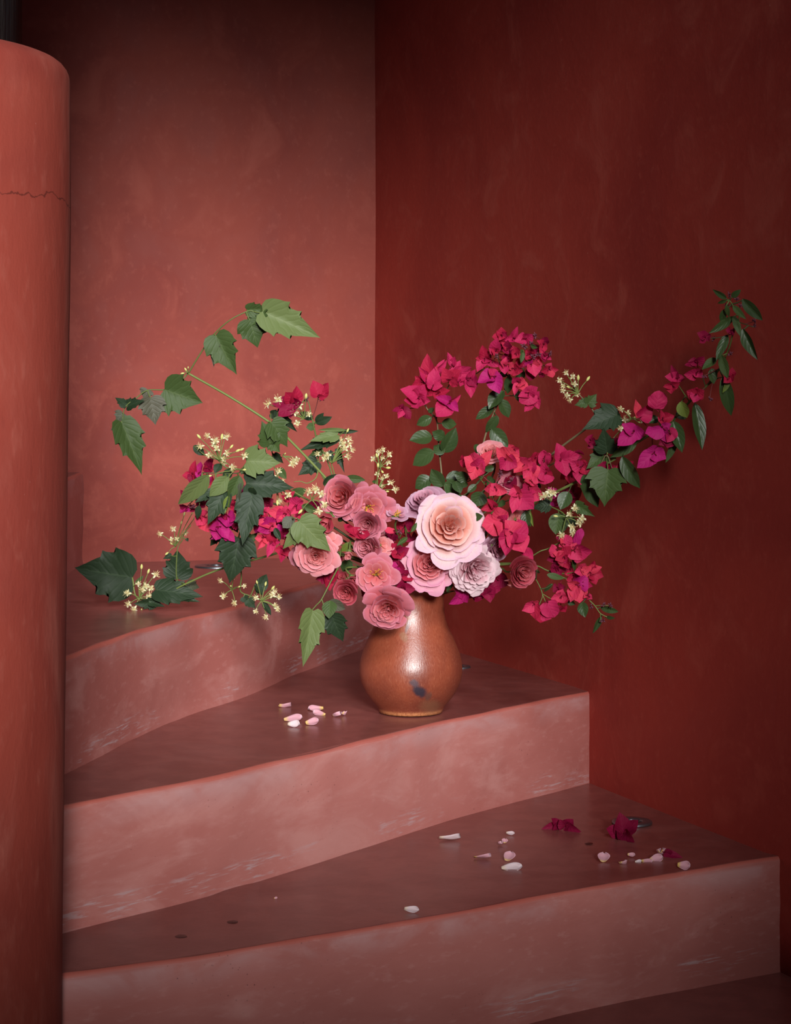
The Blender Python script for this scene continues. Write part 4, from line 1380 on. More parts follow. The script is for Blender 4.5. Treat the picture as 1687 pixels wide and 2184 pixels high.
# --- small crimson sprig above the left sprays
p = boug('short bougainvillea sprig with two crimson blossoms above the cream sprays', 23)
p.stem('A', [(1480, 1100, 3.58), (1420, 880, 3.57), (1385, 720, 3.56), (1360, 620, 3.56), (1310, 640, 3.555)], 0.0015, 0.0009, 'green', True)
p.stem('A', [(1388, 720, 3.56), (1412, 640, 3.555), (1420, 600, 3.55)], 0.0009, 0.0007, 'red')
F = p.floret
F('A', (1285, 630), [(1306, 542, 82), (1234, 566, 80), (1160, 640, 80), (1192, 712, 84), (1325, 630, 60)], 3.54, 'red', 0.014, 'dark')
F('A', (1250, 650), [(1200, 600, 70), (1260, 720, 70)], 3.545, 'dark')
F('A', (1425, 595), [(1394, 506, 86), (1478, 516, 66), (1460, 600, 40)], 3.545, 'red', 0.01)
p.budcluster('A', (1352, 612), 9, 3.555)
p.budcluster('A', (1440, 606), 8, 3.55)

# --- magenta mass at the left end of the bouquet
p = boug('drooping bougainvillea branch with magenta bracts under broad clematis leaves', 24)
p.stem('B', [(1250, 800, 3.56), (900, 640, 3.55), (640, 560, 3.54), (420, 560, 3.53), (260, 480, 3.53), (180, 400, 3.53)], 0.0024, 0.0012, 'dark', True)
p.stem('B', [(420, 560, 3.53), (340, 680, 3.53), (360, 780, 3.52)], 0.0013, 0.0008, 'dark')
p.stem('B', [(260, 480, 3.53), (180, 560, 3.53), (140, 600, 3.53)], 0.0011, 0.0007, 'dark')
F = p.floret
H6 = [((380, 460), [(392, 205, 150), (160, 490, 160), (330, 650, 170), (470, 620, 150)], 3.51, 'red', 'dark'),
      ((500, 420), [(510, 215, 130), (450, 540, 130)], 3.505, 'magenta', None),
      ((650, 340), [(725, 160, 180), (790, 310, 170), (555, 330, 140), (640, 470, 170)], 3.515, 'red', 'dark'),
      ((400, 640), [(325, 760, 150), (480, 560, 150)], 3.51, 'magenta', 'dark'),
      ((240, 900), [(128, 745, 100), (310, 820, 120), (180, 1010, 140)], 3.51, 'dark', None),
      ((240, 1090), [(125, 1175, 150), (290, 1160, 120), (115, 1050, 110)], 3.505, 'magenta', 'dark'),
      ((640, 560), [(550, 470, 170), (780, 620, 200), (700, 470, 150)], 3.52, 'magenta', 'red'),
      ((1280, 800), [(1372, 962, 170), (1330, 640, 110), (1200, 900, 120)], 3.50, 'magenta', None),
      ((570, 1270), [(432, 1400, 270), (670, 1560, 300), (470, 1150, 200)], 3.50, 'coral', 'magenta'),
      ((860, 1450), [(800, 1715, 270), (1045, 1660, 260), (675, 1480, 170)], 3.485, 'magenta', None),
      ((1000, 1560), [(1145, 1722, 180), (980, 1735, 140), (700, 1690, 60)], 3.495, 'magenta', None),
      ((1020, 1240), [(1000, 1465, 300), (875, 1220, 190), (1195, 1290, 230)], 3.485, 'pink', 'magenta'),
      ((1140, 1050), [(1200, 1195, 160), (1070, 960, 160), (1200, 1000, 140)], 3.49, 'red', 'dark'),
      ((520, 1000), [(610, 880, 180), (490, 1100, 180), (420, 930, 150)], 3.52, 'dark', None),
      ((800, 1330), [(740, 1290, 180), (940, 1420, 190)], 3.495, 'pink', 'magenta'),
      ((1180, 1440), [(1180, 1515, 100), (1110, 1400, 120)], 3.505, 'dark', None),
      ((720, 1000), [(620, 1050, 200), (820, 1100, 200), (720, 860, 200)], 3.525, 'dark', None),
      ((980, 900), [(900, 1000, 200), (1080, 840, 200), (1000, 760, 180)], 3.525, 'dark', None),
      ((340, 1100), [(300, 1040, 100), (420, 1150, 120)], 3.52, 'dark', None)]
for c, t, d, m, mm in H6:
    F('H6', c, t, d, m, 0.012, mm)
p.budcluster('H6', (360, 1100), 10, 3.50)
p.budcluster('H6', (270, 760), 8, 3.51)

# --- coral mass between the clematis leaves and the dusty roses
p = boug('bougainvillea branch crowded with coral red bracts beside the dusty roses', 25)
p.stem('H7', [(1500, 900, 3.54), (1100, 700, 3.53), (800, 620, 3.52), (560, 700, 3.52), (350, 760, 3.52), (250, 900, 3.52)], 0.0022, 0.0011, 'dark', True)
p.stem('H7', [(560, 700, 3.52), (520, 950, 3.52), (560, 1150, 3.52)], 0.0012, 0.0008, 'dark')
p.stem('H7', [(1500, 900, 3.54), (1480, 1250, 3.53), (1400, 1500, 3.51), (1360, 1620, 3.50)], 0.0013, 0.0008, 'dark')
F = p.floret
H7 = [((620, 510), [(342, 500, 230), (495, 665, 220), (640, 400, 170), (712, 585, 130)], 3.475, 'coral', 'pink'),
      ((820, 400), [(820, 222, 225), (665, 440, 160), (740, 535, 150), (910, 455, 130)], 3.472, 'coral', 'pink'),
      ((390, 740), [(142, 810, 220), (300, 570, 220), (430, 830, 170), (95, 640, 170), (460, 690, 140)], 3.472, 'coral', 'magenta'),
      ((300, 510), [(220, 430, 150), (210, 575, 140), (345, 420, 130)], 3.48, 'coral', 'red'),
      ((280, 940), [(112, 955, 150), (155, 1145, 110), (370, 865, 150), (335, 1060, 130)], 3.478, 'red', 'coral'),
      ((420, 1010), [(322, 1265, 140), (378, 900, 110), (530, 1020, 120), (450, 1100, 120)], 3.472, 'red', 'pink'),
      ((590, 830), [(500, 715, 150), (700, 870, 150), (560, 970, 150), (750, 790, 130)], 3.485, 'dark', 'magenta'),
      ((590, 1140), [(452, 1150, 150), (690, 1240, 180), (560, 1310, 190), (545, 1375, 120)], 3.478, 'red', 'pink'),
      ((670, 260), [(785, 145, 110), (580, 225, 130), (640, 340, 130), (720, 130, 90)], 3.495, 'red', None),
      ((980, 520), [(1090, 512, 120), (850, 535, 130), (960, 460, 120)], 3.485, 'red', 'dark'),
      ((850, 560), [(875, 625, 150), (790, 560, 120)], 3.475, 'coral', None),
      ((820, 800), [(795, 730, 100), (870, 850, 110)], 3.48, 'coral', None),
      ((730, 1200), [(760, 1280, 160), (690, 1320, 130)], 3.495, 'dark', None),
      ((1340, 1600), [(1160, 1662, 140), (1320, 1510, 120), (1510, 1680, 190), (1410, 1835, 190), (1265, 1730, 160)], 3.485, 'red', 'dark'),
      ((1450, 1500), [(1390, 1650, 190), (1550, 1650, 170), (1280, 1500, 150)], 3.49, 'dark', 'red'),
      ((1500, 1250), [(1560, 1400, 180), (1430, 1180, 160)], 3.52, 'dark', None),
      ((200, 700), [(100, 860, 200), (150, 560, 200)], 3.51, 'dark', 'magenta'),
      ((300, 350), [(200, 300, 200), (420, 300, 200), (330, 460, 170)], 3.515, 'dark', None),
      ((520, 620), [(420, 560, 200), (620, 700, 200), (540, 760, 180)], 3.515, 'dark', 'red'),
      ((430, 860), [(330, 800, 180), (560, 870, 180), (420, 960, 170)], 3.515, 'dark', 'red'),
      ((1130, 400), [(1050, 330, 160), (1200, 380, 160), (1140, 500, 150)], 3.52, 'dark', None),
      ((700, 950), [(620, 1060, 160), (790, 1020, 170)], 3.515, 'dark', 'red')]
for c, t, d, m, mm in H7:
    F('H7', c, t, d, m, 0.010, mm)
p.leaf('H7', (780, 590), (610, 740), 150, 3.47, 'oval', 'brown', 10)
p.leaf('H7', (450, 770), (545, 975), 110, 3.465, 'oval', 'dark', 10)
p.leaf('H7', (960, 410), (1180, 500), 110, 3.46, 'oval', 'mid', 20)
p.leaf('H7', (640, 640), (560, 660), 80, 3.48, 'oval', 'dark', 10)

# --- crimson florets among the roses over the vase mouth
p = boug('bougainvillea sprig with crimson bracts wedged between the roses above the vase mouth', 26)
p.stem('H8', [(1150, 1500, 3.58), (1130, 1300, 3.55), (1100, 1050, 3.53), (1120, 850, 3.51), (1180, 720, 3.50)], 0.0016, 0.0009, 'green', True)
p.stem('H8', [(1100, 1050, 3.53), (800, 900, 3.50), (580, 830, 3.47)], 0.0010, 0.0007, 'green')
p.stem('H8', [(1130, 1300, 3.55), (1140, 1450, 3.51), (1150, 1560, 3.50)], 0.0010, 0.0007, 'green')
F = p.floret
for c, t, d, m, mm in [((570, 820), [(355, 770, 120), (410, 840, 120), (510, 870, 130), (712, 840, 140), (620, 880, 120), (480, 740, 120)], 3.425, 'red', None),
                       ((420, 770), [(360, 700, 110), (430, 690, 110), (480, 800, 110)], 3.435, 'red', None),
                       ((1080, 1090), [(990, 950, 180), (1230, 1030, 150), (1130, 1170, 180)], 3.47, 'dark', 'red'),
                       ((1090, 1270), [(985, 1320, 170), (1140, 1385, 170), (1170, 1250, 150)], 3.46, 'magenta', 'dark'),
                       ((1200, 1400), [(1120, 1330, 140), (1270, 1490, 190), (1110, 1460, 130)], 3.47, 'dark', 'red'),
                       ((1140, 1570), [(1050, 1600, 150), (1180, 1715, 170), (1320, 1590, 150), (1130, 1470, 130)], 3.465, 'dark', 'magenta'),
                       ((1180, 720), [(1070, 650, 170), (1310, 640, 160), (1250, 800, 160), (1120, 800, 150)], 3.50, 'red', 'dark'),
                       ((1000, 850), [(920, 780, 130), (1080, 900, 150), (960, 960, 150)], 3.51, 'dark', None),
                       ((650, 1620), [(690, 1700, 130), (590, 1600, 120)], 3.48, 'dark', None),
                       ((1000, 1180), [(940, 1100, 150), (1060, 1200, 150)], 3.49, 'dark', 'red'),
                       ((1270, 870), [(1200, 920, 150), (1350, 900, 150)], 3.51, 'dark', None)]:
    F('H8', c, t, d, m, 0.010, mm)
p.leaf('H8', (1215, 880), (1065, 990), 70, 3.43, 'narrow', 'mid', 10)
p.leaf('H8', (1265, 800), (1345, 670), 60, 3.43, 'narrow', 'mid', 10)
p.budcluster('H8', (1010, 1570), 12, 3.44)
p.budcluster('H8', (1120, 790), 9, 3.44)
F('H8', (1040, 790), [(900, 770, 90)], 3.43, 'coral', 0.004)

# --- coral head right of the big pale rose
p = boug('bougainvillea branch with a broad coral pink head above the pale rose', 27)
p.stem('H3', [(300, 1300, 3.56), (380, 1000, 3.55), (470, 820, 3.53), (560, 620, 3.52), (640, 440, 3.51), (700, 300, 3.51)], 0.0022, 0.0012, 'green', True)
p.stem('H3', [(470, 820, 3.53), (350, 620, 3.51), (230, 460, 3.50)], 0.0012, 0.0008, 'green')
p.stem('H3', [(560, 620, 3.52), (800, 500, 3.51), (1000, 420, 3.50), (1200, 330, 3.49), (1420, 400, 3.47)], 0.0014, 0.0009, 'green')
p.stem('H3', [(470, 820, 3.53), (640, 760, 3.50), (780, 680, 3.48)], 0.0012, 0.0008, 'green')
p.stem('H3', [(380, 1000, 3.55), (500, 1050, 3.50), (600, 1100, 3.47)], 0.0012, 0.0008, 'green')
p.stem('H3', [(560, 620, 3.52), (450, 600, 3.46), (440, 640, 3.45)], 0.0010, 0.0007, 'green')
F = p.floret
H3 = [((240, 400), [(190, 540, 150), (120, 290, 200), (220, 225, 190), (425, 225, 130), (345, 470, 160), (300, 300, 160)], 3.455, 'coral', 'pink'),
      ((110, 330), [(85, 255, 70), (70, 400, 90)], 3.48, 'red', None),
      ((580, 320), [(650, 195, 240), (470, 190, 120), (645, 300, 150), (530, 430, 190), (700, 400, 190)], 3.455, 'coral', 'pink'),
      ((660, 210), [(605, 135, 80), (725, 175, 90), (720, 260, 90)], 3.47, 'coral', None),
      ((780, 370), [(730, 280, 170), (840, 440, 190), (670, 450, 150), (905, 375, 150)], 3.46, 'coral', 'pink'),
      ((850, 430), [(790, 515, 200), (940, 510, 170), (900, 370, 140)], 3.458, 'coral', 'pink'),
      ((1010, 300), [(950, 285, 160), (1070, 250, 150), (1090, 320, 130)], 3.475, 'pink', 'red'),
      ((1020, 480), [(910, 480, 160), (1000, 580, 200), (1095, 500, 170), (1000, 370, 150)], 3.465, 'pink', 'red'),
      ((1200, 320), [(1160, 138, 160), (1398, 285, 200), (1265, 488, 210)], 3.445, 'pink', None),
      ((1430, 400), [(1295, 355, 150), (1435, 305, 120), (1495, 380, 120), (1415, 605, 180), (1525, 470, 130)], 3.43, 'pink', 'red'),
      ((460, 640), [(335, 655, 120), (590, 692, 120), (420, 595, 100), (400, 720, 110)], 3.43, 'coral', 'red'),
      ((700, 690), [(870, 885, 260), (640, 925, 130), (610, 700, 120), (740, 620, 180)], 3.43, 'coral', 'pink'),
      ((830, 640), [(985, 770, 210), (755, 590, 150), (920, 650, 180)], 3.445, 'pink', 'coral'),
      ((860, 560), [(775, 560, 100), (940, 580, 120)], 3.44, 'coral', None),
      ((1300, 480), [(1200, 440, 200), (1380, 560, 200), (1280, 600, 180)], 3.49, 'dark', 'red'),
      ((1330, 680), [(1250, 620, 200), (1400, 760, 200), (1300, 760, 180)], 3.51, 'dark', None),
      ((1130, 760), [(1060, 640, 180), (1180, 820, 180), (1100, 850, 160)], 3.52, 'dark', 'magenta'),
      ((900, 300), [(830, 290, 150), (960, 330, 150)], 3.49, 'red', None),
      ((1390, 250), [(1400, 230, 110), (1350, 300, 110)], 3.46, 'dark', None),
      ((620, 560), [(560, 600, 140), (700, 580, 150), (620, 480, 130)], 3.49, 'dark', 'red')]
for c, t, d, m, mm in H3:
    F('H3', c, t, d, m, 0.012, mm)
for c, t, d, m, mm in [((340, 300), [(95, 350, 280), (290, 112, 190), (345, 485, 220), (390, 225, 130)], 3.435, 'coral', 'pink'),
                       ((470, 430), [(400, 280, 220), (645, 440, 320), (318, 605, 240), (600, 680, 290), (375, 700, 220)], 3.425, 'pink', 'coral'),
                       ((240, 120), [(95, 150, 90), (178, 32, 90), (235, 170, 80)], 3.44, 'red', None),
                       ((600, 640), [(715, 748, 130), (650, 690, 120)], 3.44, 'pink', None)]:
    F('H4', c, t, d, m, 0.014, mm)
for a in [((440, 400), (330, 440), 80), ((150, 540), (0, 480), 130), ((0, 560), (70, 690), 120), ((300, 680), (230, 850), 190), ((10, 760), (150, 780), 110), ((290, 940), (185, 960), 90), ((420, 520), (370, 600), 110),
          ((240, 600), (140, 690), 80), ((310, 1080), (270, 1160), 90), ((130, 570), (90, 630), 70), ((780, 510), (720, 560), 70), ((770, 880), (860, 1075), 100), ((850, 890), (875, 1080), 36), ((480, 560), (460, 620), 60),
          ((960, 590), (900, 660), 70), ((560, 780), (490, 850), 70), ((560, 950), (480, 1010), 90)]:
    p.leaf('H3', a[0], a[1], a[2], 3.50 if a[2] != 36 else 3.47, 'oval', 'boug' if a[2] != 36 else 'lime')
p.budcluster('H3', (500, 470), 12, 3.46)
p.budcluster('H3', (640, 560), 10, 3.46)

# --- long branch reaching along the shaded wall to the right
p = boug('long bougainvillea branch rising along the shaded wall with drooping narrow leaves', 28)
dR = [(60, 1080, 3.55), (250, 740, 3.50)]
p.stem('E', [(-60, 1180, 3.57), (150, 780, 3.54), (360, 660, 3.49), (540, 570, 3.46), (700, 475, 3.44), (930, 340, 3.41)], 0.0029, 0.0023, 'pale', True)
p.stem('F', [(240, 1430, 3.41), (460, 1290, 3.38), (740, 1110, 3.34), (870, 970, 3.31), (1000, 850, 3.28), (1100, 720, 3.25), (1180, 560, 3.22), (1220, 420, 3.20), (1270, 280, 3.18), (1190, 150, 3.17)], 0.0027, 0.0009, 'green')
p.stem('F', [(740, 1110, 3.34), (700, 1180, 3.35), (660, 1200, 3.35)], 0.0010, 0.0007, 'green')
p.stem('F', [(1000, 850, 3.28), (1100, 780, 3.26), (1190, 770, 3.25)], 0.0010, 0.0007, 'dark')
p.stem('F', [(870, 970, 3.31), (790, 850, 3.30), (750, 790, 3.30)], 0.0010, 0.0007, 'green')
p.stem('F', [(1000, 850, 3.28), (960, 720, 3.27)], 0.0010, 0.0007, 'dark')
p.stem('F', [(1220, 420, 3.20), (1120, 450, 3.21), (1030, 460, 3.21)], 0.0009, 0.0006, 'dark')
p.stem('F', [(1270, 330, 3.19), (1390, 370, 3.17)], 0.0008, 0.0006, 'dark')
for a in [((445, 1278), (238, 1424), 90, 3.385, 'mid'), ((328, 1412), (465, 1674), 118, 3.37, 'boug'), ((738, 1128), (812, 1374), 118, 3.325, 'boug'), ((765, 1265), (684, 1464), 58, 3.34, 'mid'), ((912, 982), (976, 1358), 105, 3.29, 'boug'),
          ((800, 968), (846, 1104), 100, 3.30, 'lime'), ((1142, 768), (1207, 1092), 112, 3.235, 'boug'), ((1125, 590), (1177, 784), 78, 3.215, 'mid'), ((1176, 430), (1084, 628), 78, 3.205, 'boug'), ((1086, 618), (972, 704), 66, 3.23, 'mid'),
          ((1048, 700), (1066, 828), 76, 3.25, 'boug'), ((1298, 380), (1418, 634), 84, 3.17, 'boug'), ((1224, 278), (1286, 442), 58, 3.18, 'mid'), ((1226, 284), (1042, 422), 68, 3.19, 'boug'), ((1296, 140), (1458, 318), 90, 3.155, 'boug'),
          ((1218, 194), (1318, 304), 52, 3.16, 'mid'), ((1166, 190), (1186, 294), 40, 3.165, 'mid'), ((1168, 140), (1056, 66), 46, 3.165, 'boug'), ((1208, 128), (1280, 72), 52, 3.165, 'boug'), ((1172, 152), (1092, 180), 30, 3.165, 'mid'),
          ((1142, 228), (1128, 336), 58, 3.18, 'boug'), ((20, 1556), (127, 1826), 125, 3.42, 'boug'), ((620, 1100), (540, 1140), 70, 3.36, 'boug'), ((760, 1060), (845, 1105), 60, 3.335, 'boug'), ((1190, 800), (1140, 900), 40, 3.23, 'lime')]:
    p.leaf('F', a[0], a[1], a[2], a[3], 'oval' if a[2] > 85 else 'narrow', a[4])
p.leaf('E', (490, 650), (415, 815), 140, 3.45, 'oval', 'boug', 10)
p.leaf('E', (90, 830), (105, 980), 95, 3.47, 'oval', 'boug', 10)
F = p.floret
H5 = [((885, 460), [(930, 283, 195)], 3.31, 'pink', None), ((712, 552), [(860, 415, 165), (663, 350, 80)], 3.33, 'coral', 'pink'), ((660, 700), [(475, 850, 170), (540, 618, 130), (782, 700, 160)], 3.34, 'magenta', None),
      ((960, 660), [(772, 725, 185), (985, 808, 140), (1050, 615, 90)], 3.315, 'magenta', 'pink'), ((1050, 720), [(1015, 812, 100), (1108, 690, 120)], 3.31, 'pink', None), ((1020, 760), [(1000, 875, 160), (935, 830, 140)], 3.325, 'dark', None),
      ((960, 570), [(932, 458, 60), (1080, 530, 120), (945, 600, 100)], 3.32, 'red', None), ((868, 925), [(697, 1078, 175), (993, 985, 165), (850, 835, 125)], 3.335, 'magenta', 'pink'),
      ((1320, 300), [(1222, 280, 145), (1398, 265, 120), (1285, 388, 120), (1395, 350, 110)], 3.26, 'red', 'pink'), ((1110, 140), [(1048, 0, 70), (998, 110, 120), (1190, 130, 90)], 3.29, 'dark', 'pink'),
      ((1060, 205), [(1040, 288, 125), (975, 225, 70), (1140, 190, 90)], 3.285, 'red', None), ((1320, 80), [(1196, 105, 125), (1385, 40, 100), (1375, 125, 100)], 3.25, 'pink', 'red'),
      ((200, 800), [(148, 778, 120), (265, 855, 120)], 3.42, 'dark', None), ((460, 830), [(500, 780, 110), (430, 860, 110)], 3.40, 'dark', None), ((380, 1080), [(245, 1095, 110), (425, 1115, 110), (480, 1070, 100)], 3.41, 'dark', 'red'),
      ((570, 1060), [(655, 1015, 120), (600, 1010, 90), (550, 1120, 110), (465, 1070, 100)], 3.39, 'red', 'dark')]
for c, t, d, m, mm in H5:
    F('H5', c, t, d, m, 0.010, mm)
for c, t, d, m in [((930, 660), [(868, 635, 80), (992, 615, 100), (825, 670, 50)], 3.24, 'dark'), ((1000, 450), [(940, 415, 80), (1045, 435, 70), (942, 495, 60)], 3.20, 'dark'),
                   ((1200, 770), [(1145, 815, 80), (1222, 700, 70), (1230, 800, 70)], 3.225, 'red'), ((1200, 400), [(1170, 390, 60), (1230, 430, 50)], 3.19, 'dark')]:
    F('F', c, t, d, m, 0.008)
for q in [(1390, 370), (1250, 150), (1200, 590), (1070, 470), (1030, 950), (1190, 110), (990, 760), (1275, 200), (1400, 320), (1165, 190)]:
    p.budcluster('F', q, 8, 3.30 - 0.1 * min(1, q[0] / 1300))

# --- drooping sprays low on the right
p = boug('drooping bougainvillea branch with coral bracts and a bare tip of buds', 29)
p.stem('H4', [(200, 860, 3.52), (420, 900, 3.48), (720, 825, 3.46), (880, 880, 3.45), (1100, 975, 3.44)], 0.0020, 0.0011, 'green', True)
p.stem('H4', [(500, 800, 3.48), (690, 715, 3.46), (800, 650, 3.45), (890, 620, 3.45), (1050, 545, 3.44), (1100, 600, 3.44), (1200, 640, 3.43)], 0.0013, 0.0008, 'green')
p.stem('H4', [(880, 880, 3.45), (1085, 920, 3.44), (1200, 905, 3.43), (1380, 900, 3.42)], 0.0011, 0.0008, 'green')
p.stem('H4', [(680, 900, 3.46), (755, 1000, 3.44), (825, 1165, 3.43), (790, 1290, 3.43)], 0.0011, 0.0008, 'green')
p.stem('H4', [(825, 1165, 3.43), (880, 1300, 3.42)], 0.0008, 0.0006, 'pale')
p.stem('H4', [(825, 1160, 3.43), (930, 1220, 3.42), (1040, 1240, 3.42)], 0.0008, 0.0006, 'pale')
p.stem('H4', [(1100, 975, 3.44), (1250, 1100, 3.42), (1385, 1235, 3.40), (1455, 1305, 3.40), (1520, 1395, 3.395), (1600, 1440, 3.39)], 0.0012, 0.0008, 'pale')
p.stem('H4', [(1455, 1305, 3.40), (1550, 1300, 3.39), (1620, 1300, 3.39)], 0.0008, 0.0006, 'pale')
p.stem('H4', [(1520, 1395, 3.395), (1522, 1450, 3.39), (1510, 1500, 3.39)], 0.0008, 0.0006, 'green')
F = p.floret
H4 = [((1080, 560), [(1185, 478, 165), (1030, 560, 130), (1090, 612, 120)], 3.425, 'coral', None), ((1010, 640), [(895, 650, 150), (990, 712, 150)], 3.425, 'coral', None), ((1080, 710), [(1175, 590, 140), (1140, 865, 145), (990, 745, 130), (1110, 800, 120)], 3.42, 'red', 'pink'),
      ((1200, 640), [(1418, 680, 220), (1290, 752, 170), (1225, 560, 120)], 3.415, 'coral', 'pink'), ((1220, 580), [(1285, 385, 105)], 3.42, 'magenta', None), ((1300, 880), [(1222, 905, 120), (1345, 785, 120)], 3.41, 'coral', 'red'),
      ((1400, 900), [(1555, 955, 160), (1455, 762, 100), (1525, 835, 120), (1475, 1055, 110), (1290, 860, 130)], 3.405, 'red', 'coral'), ((1250, 1060), [(1145, 1240, 165), (1268, 1275, 215), (1360, 955, 200), (1125, 1030, 130)], 3.405, 'coral', 'magenta'),
      ((1290, 1040), [(1300, 1150, 160), (1435, 1075, 100), (1370, 980, 160)], 3.41, 'pink', 'red'), ((1050, 1190), [(1085, 1280, 145), (940, 1225, 130), (1140, 1260, 160), (1060, 1120, 130)], 3.415, 'red', 'coral'),
      ((880, 1250), [(960, 1445, 230)], 3.41, 'pink', None), ((730, 1280), [(582, 1368, 140), (745, 1232, 100), (760, 1485, 145)], 3.42, 'red', 'coral'), ((810, 1390), [(790, 1515, 165), (930, 1462, 140), (710, 1400, 120)], 3.425, 'pink', 'red'),
      ((980, 860), [(920, 830, 120), (1050, 940, 140), (1010, 790, 120), (940, 930, 120)], 3.44, 'dark', None), ((1060, 1340), [(1090, 1360, 120), (1040, 1300, 110)], 3.43, 'red', None), ((1150, 860), [(1080, 800, 140), (1200, 930, 140), (1160, 780, 120)], 3.44, 'dark', 'red'),
      ((1200, 970), [(1130, 1000, 130), (1280, 930, 140)], 3.435, 'dark', 'red'), ((950, 720), [(890, 760, 100), (1000, 790, 110)], 3.44, 'dark', None), ((1370, 1190), [(1410, 1215, 80), (1330, 1200, 80)], 3.40, 'coral', None),
      ((1040, 500), [(1020, 510, 90), (1100, 470, 80)], 3.44, 'dark', None), ((1020, 1090), [(960, 1130, 110), (1090, 1080, 110)], 3.44, 'dark', None)]
for c, t, d, m, mm in H4:
    F('H4', c, t, d, m, 0.010, mm)
for a in [((1300, 1260), (1330, 1440), 130, 'boug'), ((1520, 1320), (1740, 1380), 80, 'boug'), ((1530, 1430), (1430, 1640), 70, 'boug'), ((1590, 1440), (1690, 1455), 44, 'boug'), ((1190, 660), (1200, 910), 60, 'mid'), ((880, 930), (1090, 980), 80, 'mid'),
          ((1130, 1240), (1220, 1290), 70, 'boug'), ((950, 1040), (830, 1140), 50, 'boug'), ((760, 870), (780, 930), 50, 'boug')]:
    p.leaf('H4', a[0], a[1], a[2], 3.40 if a[0][0] > 1250 else 3.425, 'oval' if a[2] > 100 else 'narrow', a[3])
for q in [(1640, 1300), (1550, 1480), (1400, 1310), (1560, 1300)]:
    p.budcluster('H4', q, 8, 3.39)

# --- magenta bracts peeping out under the pale roses
p = boug('bougainvillea sprig with dark magenta bracts hanging under the white rose', 30)
p.stem('R', [(800, 900, 3.58), (900, 880, 3.53), (1000, 880, 3.52), (1150, 830, 3.53), (1250, 800, 3.53)], 0.0014, 0.0009, 'green', True)
F = p.floret
for c, t, d, m in [((980, 890), [(885, 980, 100), (1010, 965, 90), (920, 880, 90)], 3.49, 'magenta'), ((1150, 850), [(1095, 900, 100), (1165, 962, 100), (1240, 880, 100)], 3.51, 'dark'), ((1230, 800), [(1180, 860, 100), (1290, 830, 110), (1270, 760, 100)], 3.52, 'dark'),
                   ((1030, 900), [(1000, 940, 80), (1060, 870, 90)], 3.50, 'dark'), ((1080, 870), [(1050, 960, 110), (1120, 930, 110)], 3.52, 'dark'), ((560, 800), [(520, 880, 100), (600, 850, 110), (480, 820, 90)], 3.53, 'dark'), ((480, 650), [(440, 720, 110), (540, 700, 110), (480, 590, 100)], 3.52, 'dark')]:
    F('R', c, t, d, m, 0.010)
p.leaf('R', (890, 820), (850, 880), 40, 3.50, 'narrow', 'boug')
p.leaf('R', (640, 830), (672, 900), 26, 3.49, 'narrow', 'boug')

# ================================================================== roses
rose('big pale peach rose facing out above the vase, largest of the bouquet', 960, 1120, 3.435, 66, (0.10, 0.18, 0.97), 'full', 'pale', 101, extra=[(262, 1.26, 0.5, -0.12), (305, 1.22, 0.5, -0.12), (215, 1.12, 0.45, -0.1), (345, 1.15, 0.45, -0.1)], spin=0.4,
     leaves=[('R', (1080, 440), (1130, 500), 90, 3.46, 'oval', 'boug'), ('R', (1040, 350), (1105, 340), 60, 3.45, 'oval', 'boug')])
rose('blush pink rose tucked below the big pale peach rose', 916, 1203, 3.455, 54, (-0.12, 0.06, 1), 'full', 'blush', 102, extra=[(285, 1.2, 0.45, -0.05), (240, 1.12, 0.45, -0.05), (140, 1.05, 0.45, 0)], spin=1.3,
     leaves=[('R', (900, 250), (1000, 220), 90, 3.50, 'oval', 'boug')])
rose('ruffled white rose with pinkish heart beside the blush rose', 1014, 1213, 3.45, 50, (0.28, -0.15, 0.95), 'ruffled', 'white', 103, extra=[(235, 1.1, 0.4, -0.1), (280, 1.2, 0.4, -0.1), (190, 1.05, 0.4, -0.1)], spin=2.0)
rose('lilac pink rose opening upwards behind the pale peach rose', 904, 1066, 3.47, 42, (-0.25, 0.75, 0.60), 'full', 'lilac', 104, spin=0.2)
rose('dusty pink rose beside the cream clematis with a cupped heart', 728, 1058, 3.46, 43, (-0.28, 0.12, 0.95), 'compact', 'dusty', 105, extra=[(15, 1.35, 0.42, 0.0), (330, 1.2, 0.42, -0.1), (290, 1.15, 0.4, -0.1)], spin=0.9,
     leaves=[('H8', (70, 160), (350, 40), 130, 3.50, 'oval', 'boug'), ('H8', (360, 70), (640, 90), 84, 3.50, 'oval', 'mid'), ('H8', (260, 640), (380, 600), 70, 3.49, 'oval', 'boug'), ('H8', (560, 600), (400, 640), 80, 3.50, 'oval', 'boug')])
rose('open dusty pink rose with golden stamens half covered by a cupped rose', 785, 1084, 3.455, 46, (0.0, -0.25, 0.95), 'semi', 'dusty', 106, True, extra=[(10, 1.15, 0.5, 0), (345, 1.2, 0.5, 0), (60, 1.1, 0.5, 0)], spin=2.6)
rose('cupped mauve pink rose in front of the open stamened rose', 783, 1118, 3.425, 29, (-0.15, -0.15, 0.97), 'cup', 'mauve', 107, extra=[(350, 1.3, 0.5, -0.1), (300, 1.2, 0.5, -0.1)], spin=1.0)
rose('dusty pink rose with layered petals between crimson bracts and coral bud', 783, 1168, 3.435, 30, (-0.50, 0.02, 0.85), 'compact', 'mauve', 108, spin=0.5)
rose('half hidden soft pink rose facing away beside the layered dusty rose', 815, 1160, 3.455, 30, (0.55, 0.35, 0.75), 'semi', 'rosepink', 109, spin=0.5)
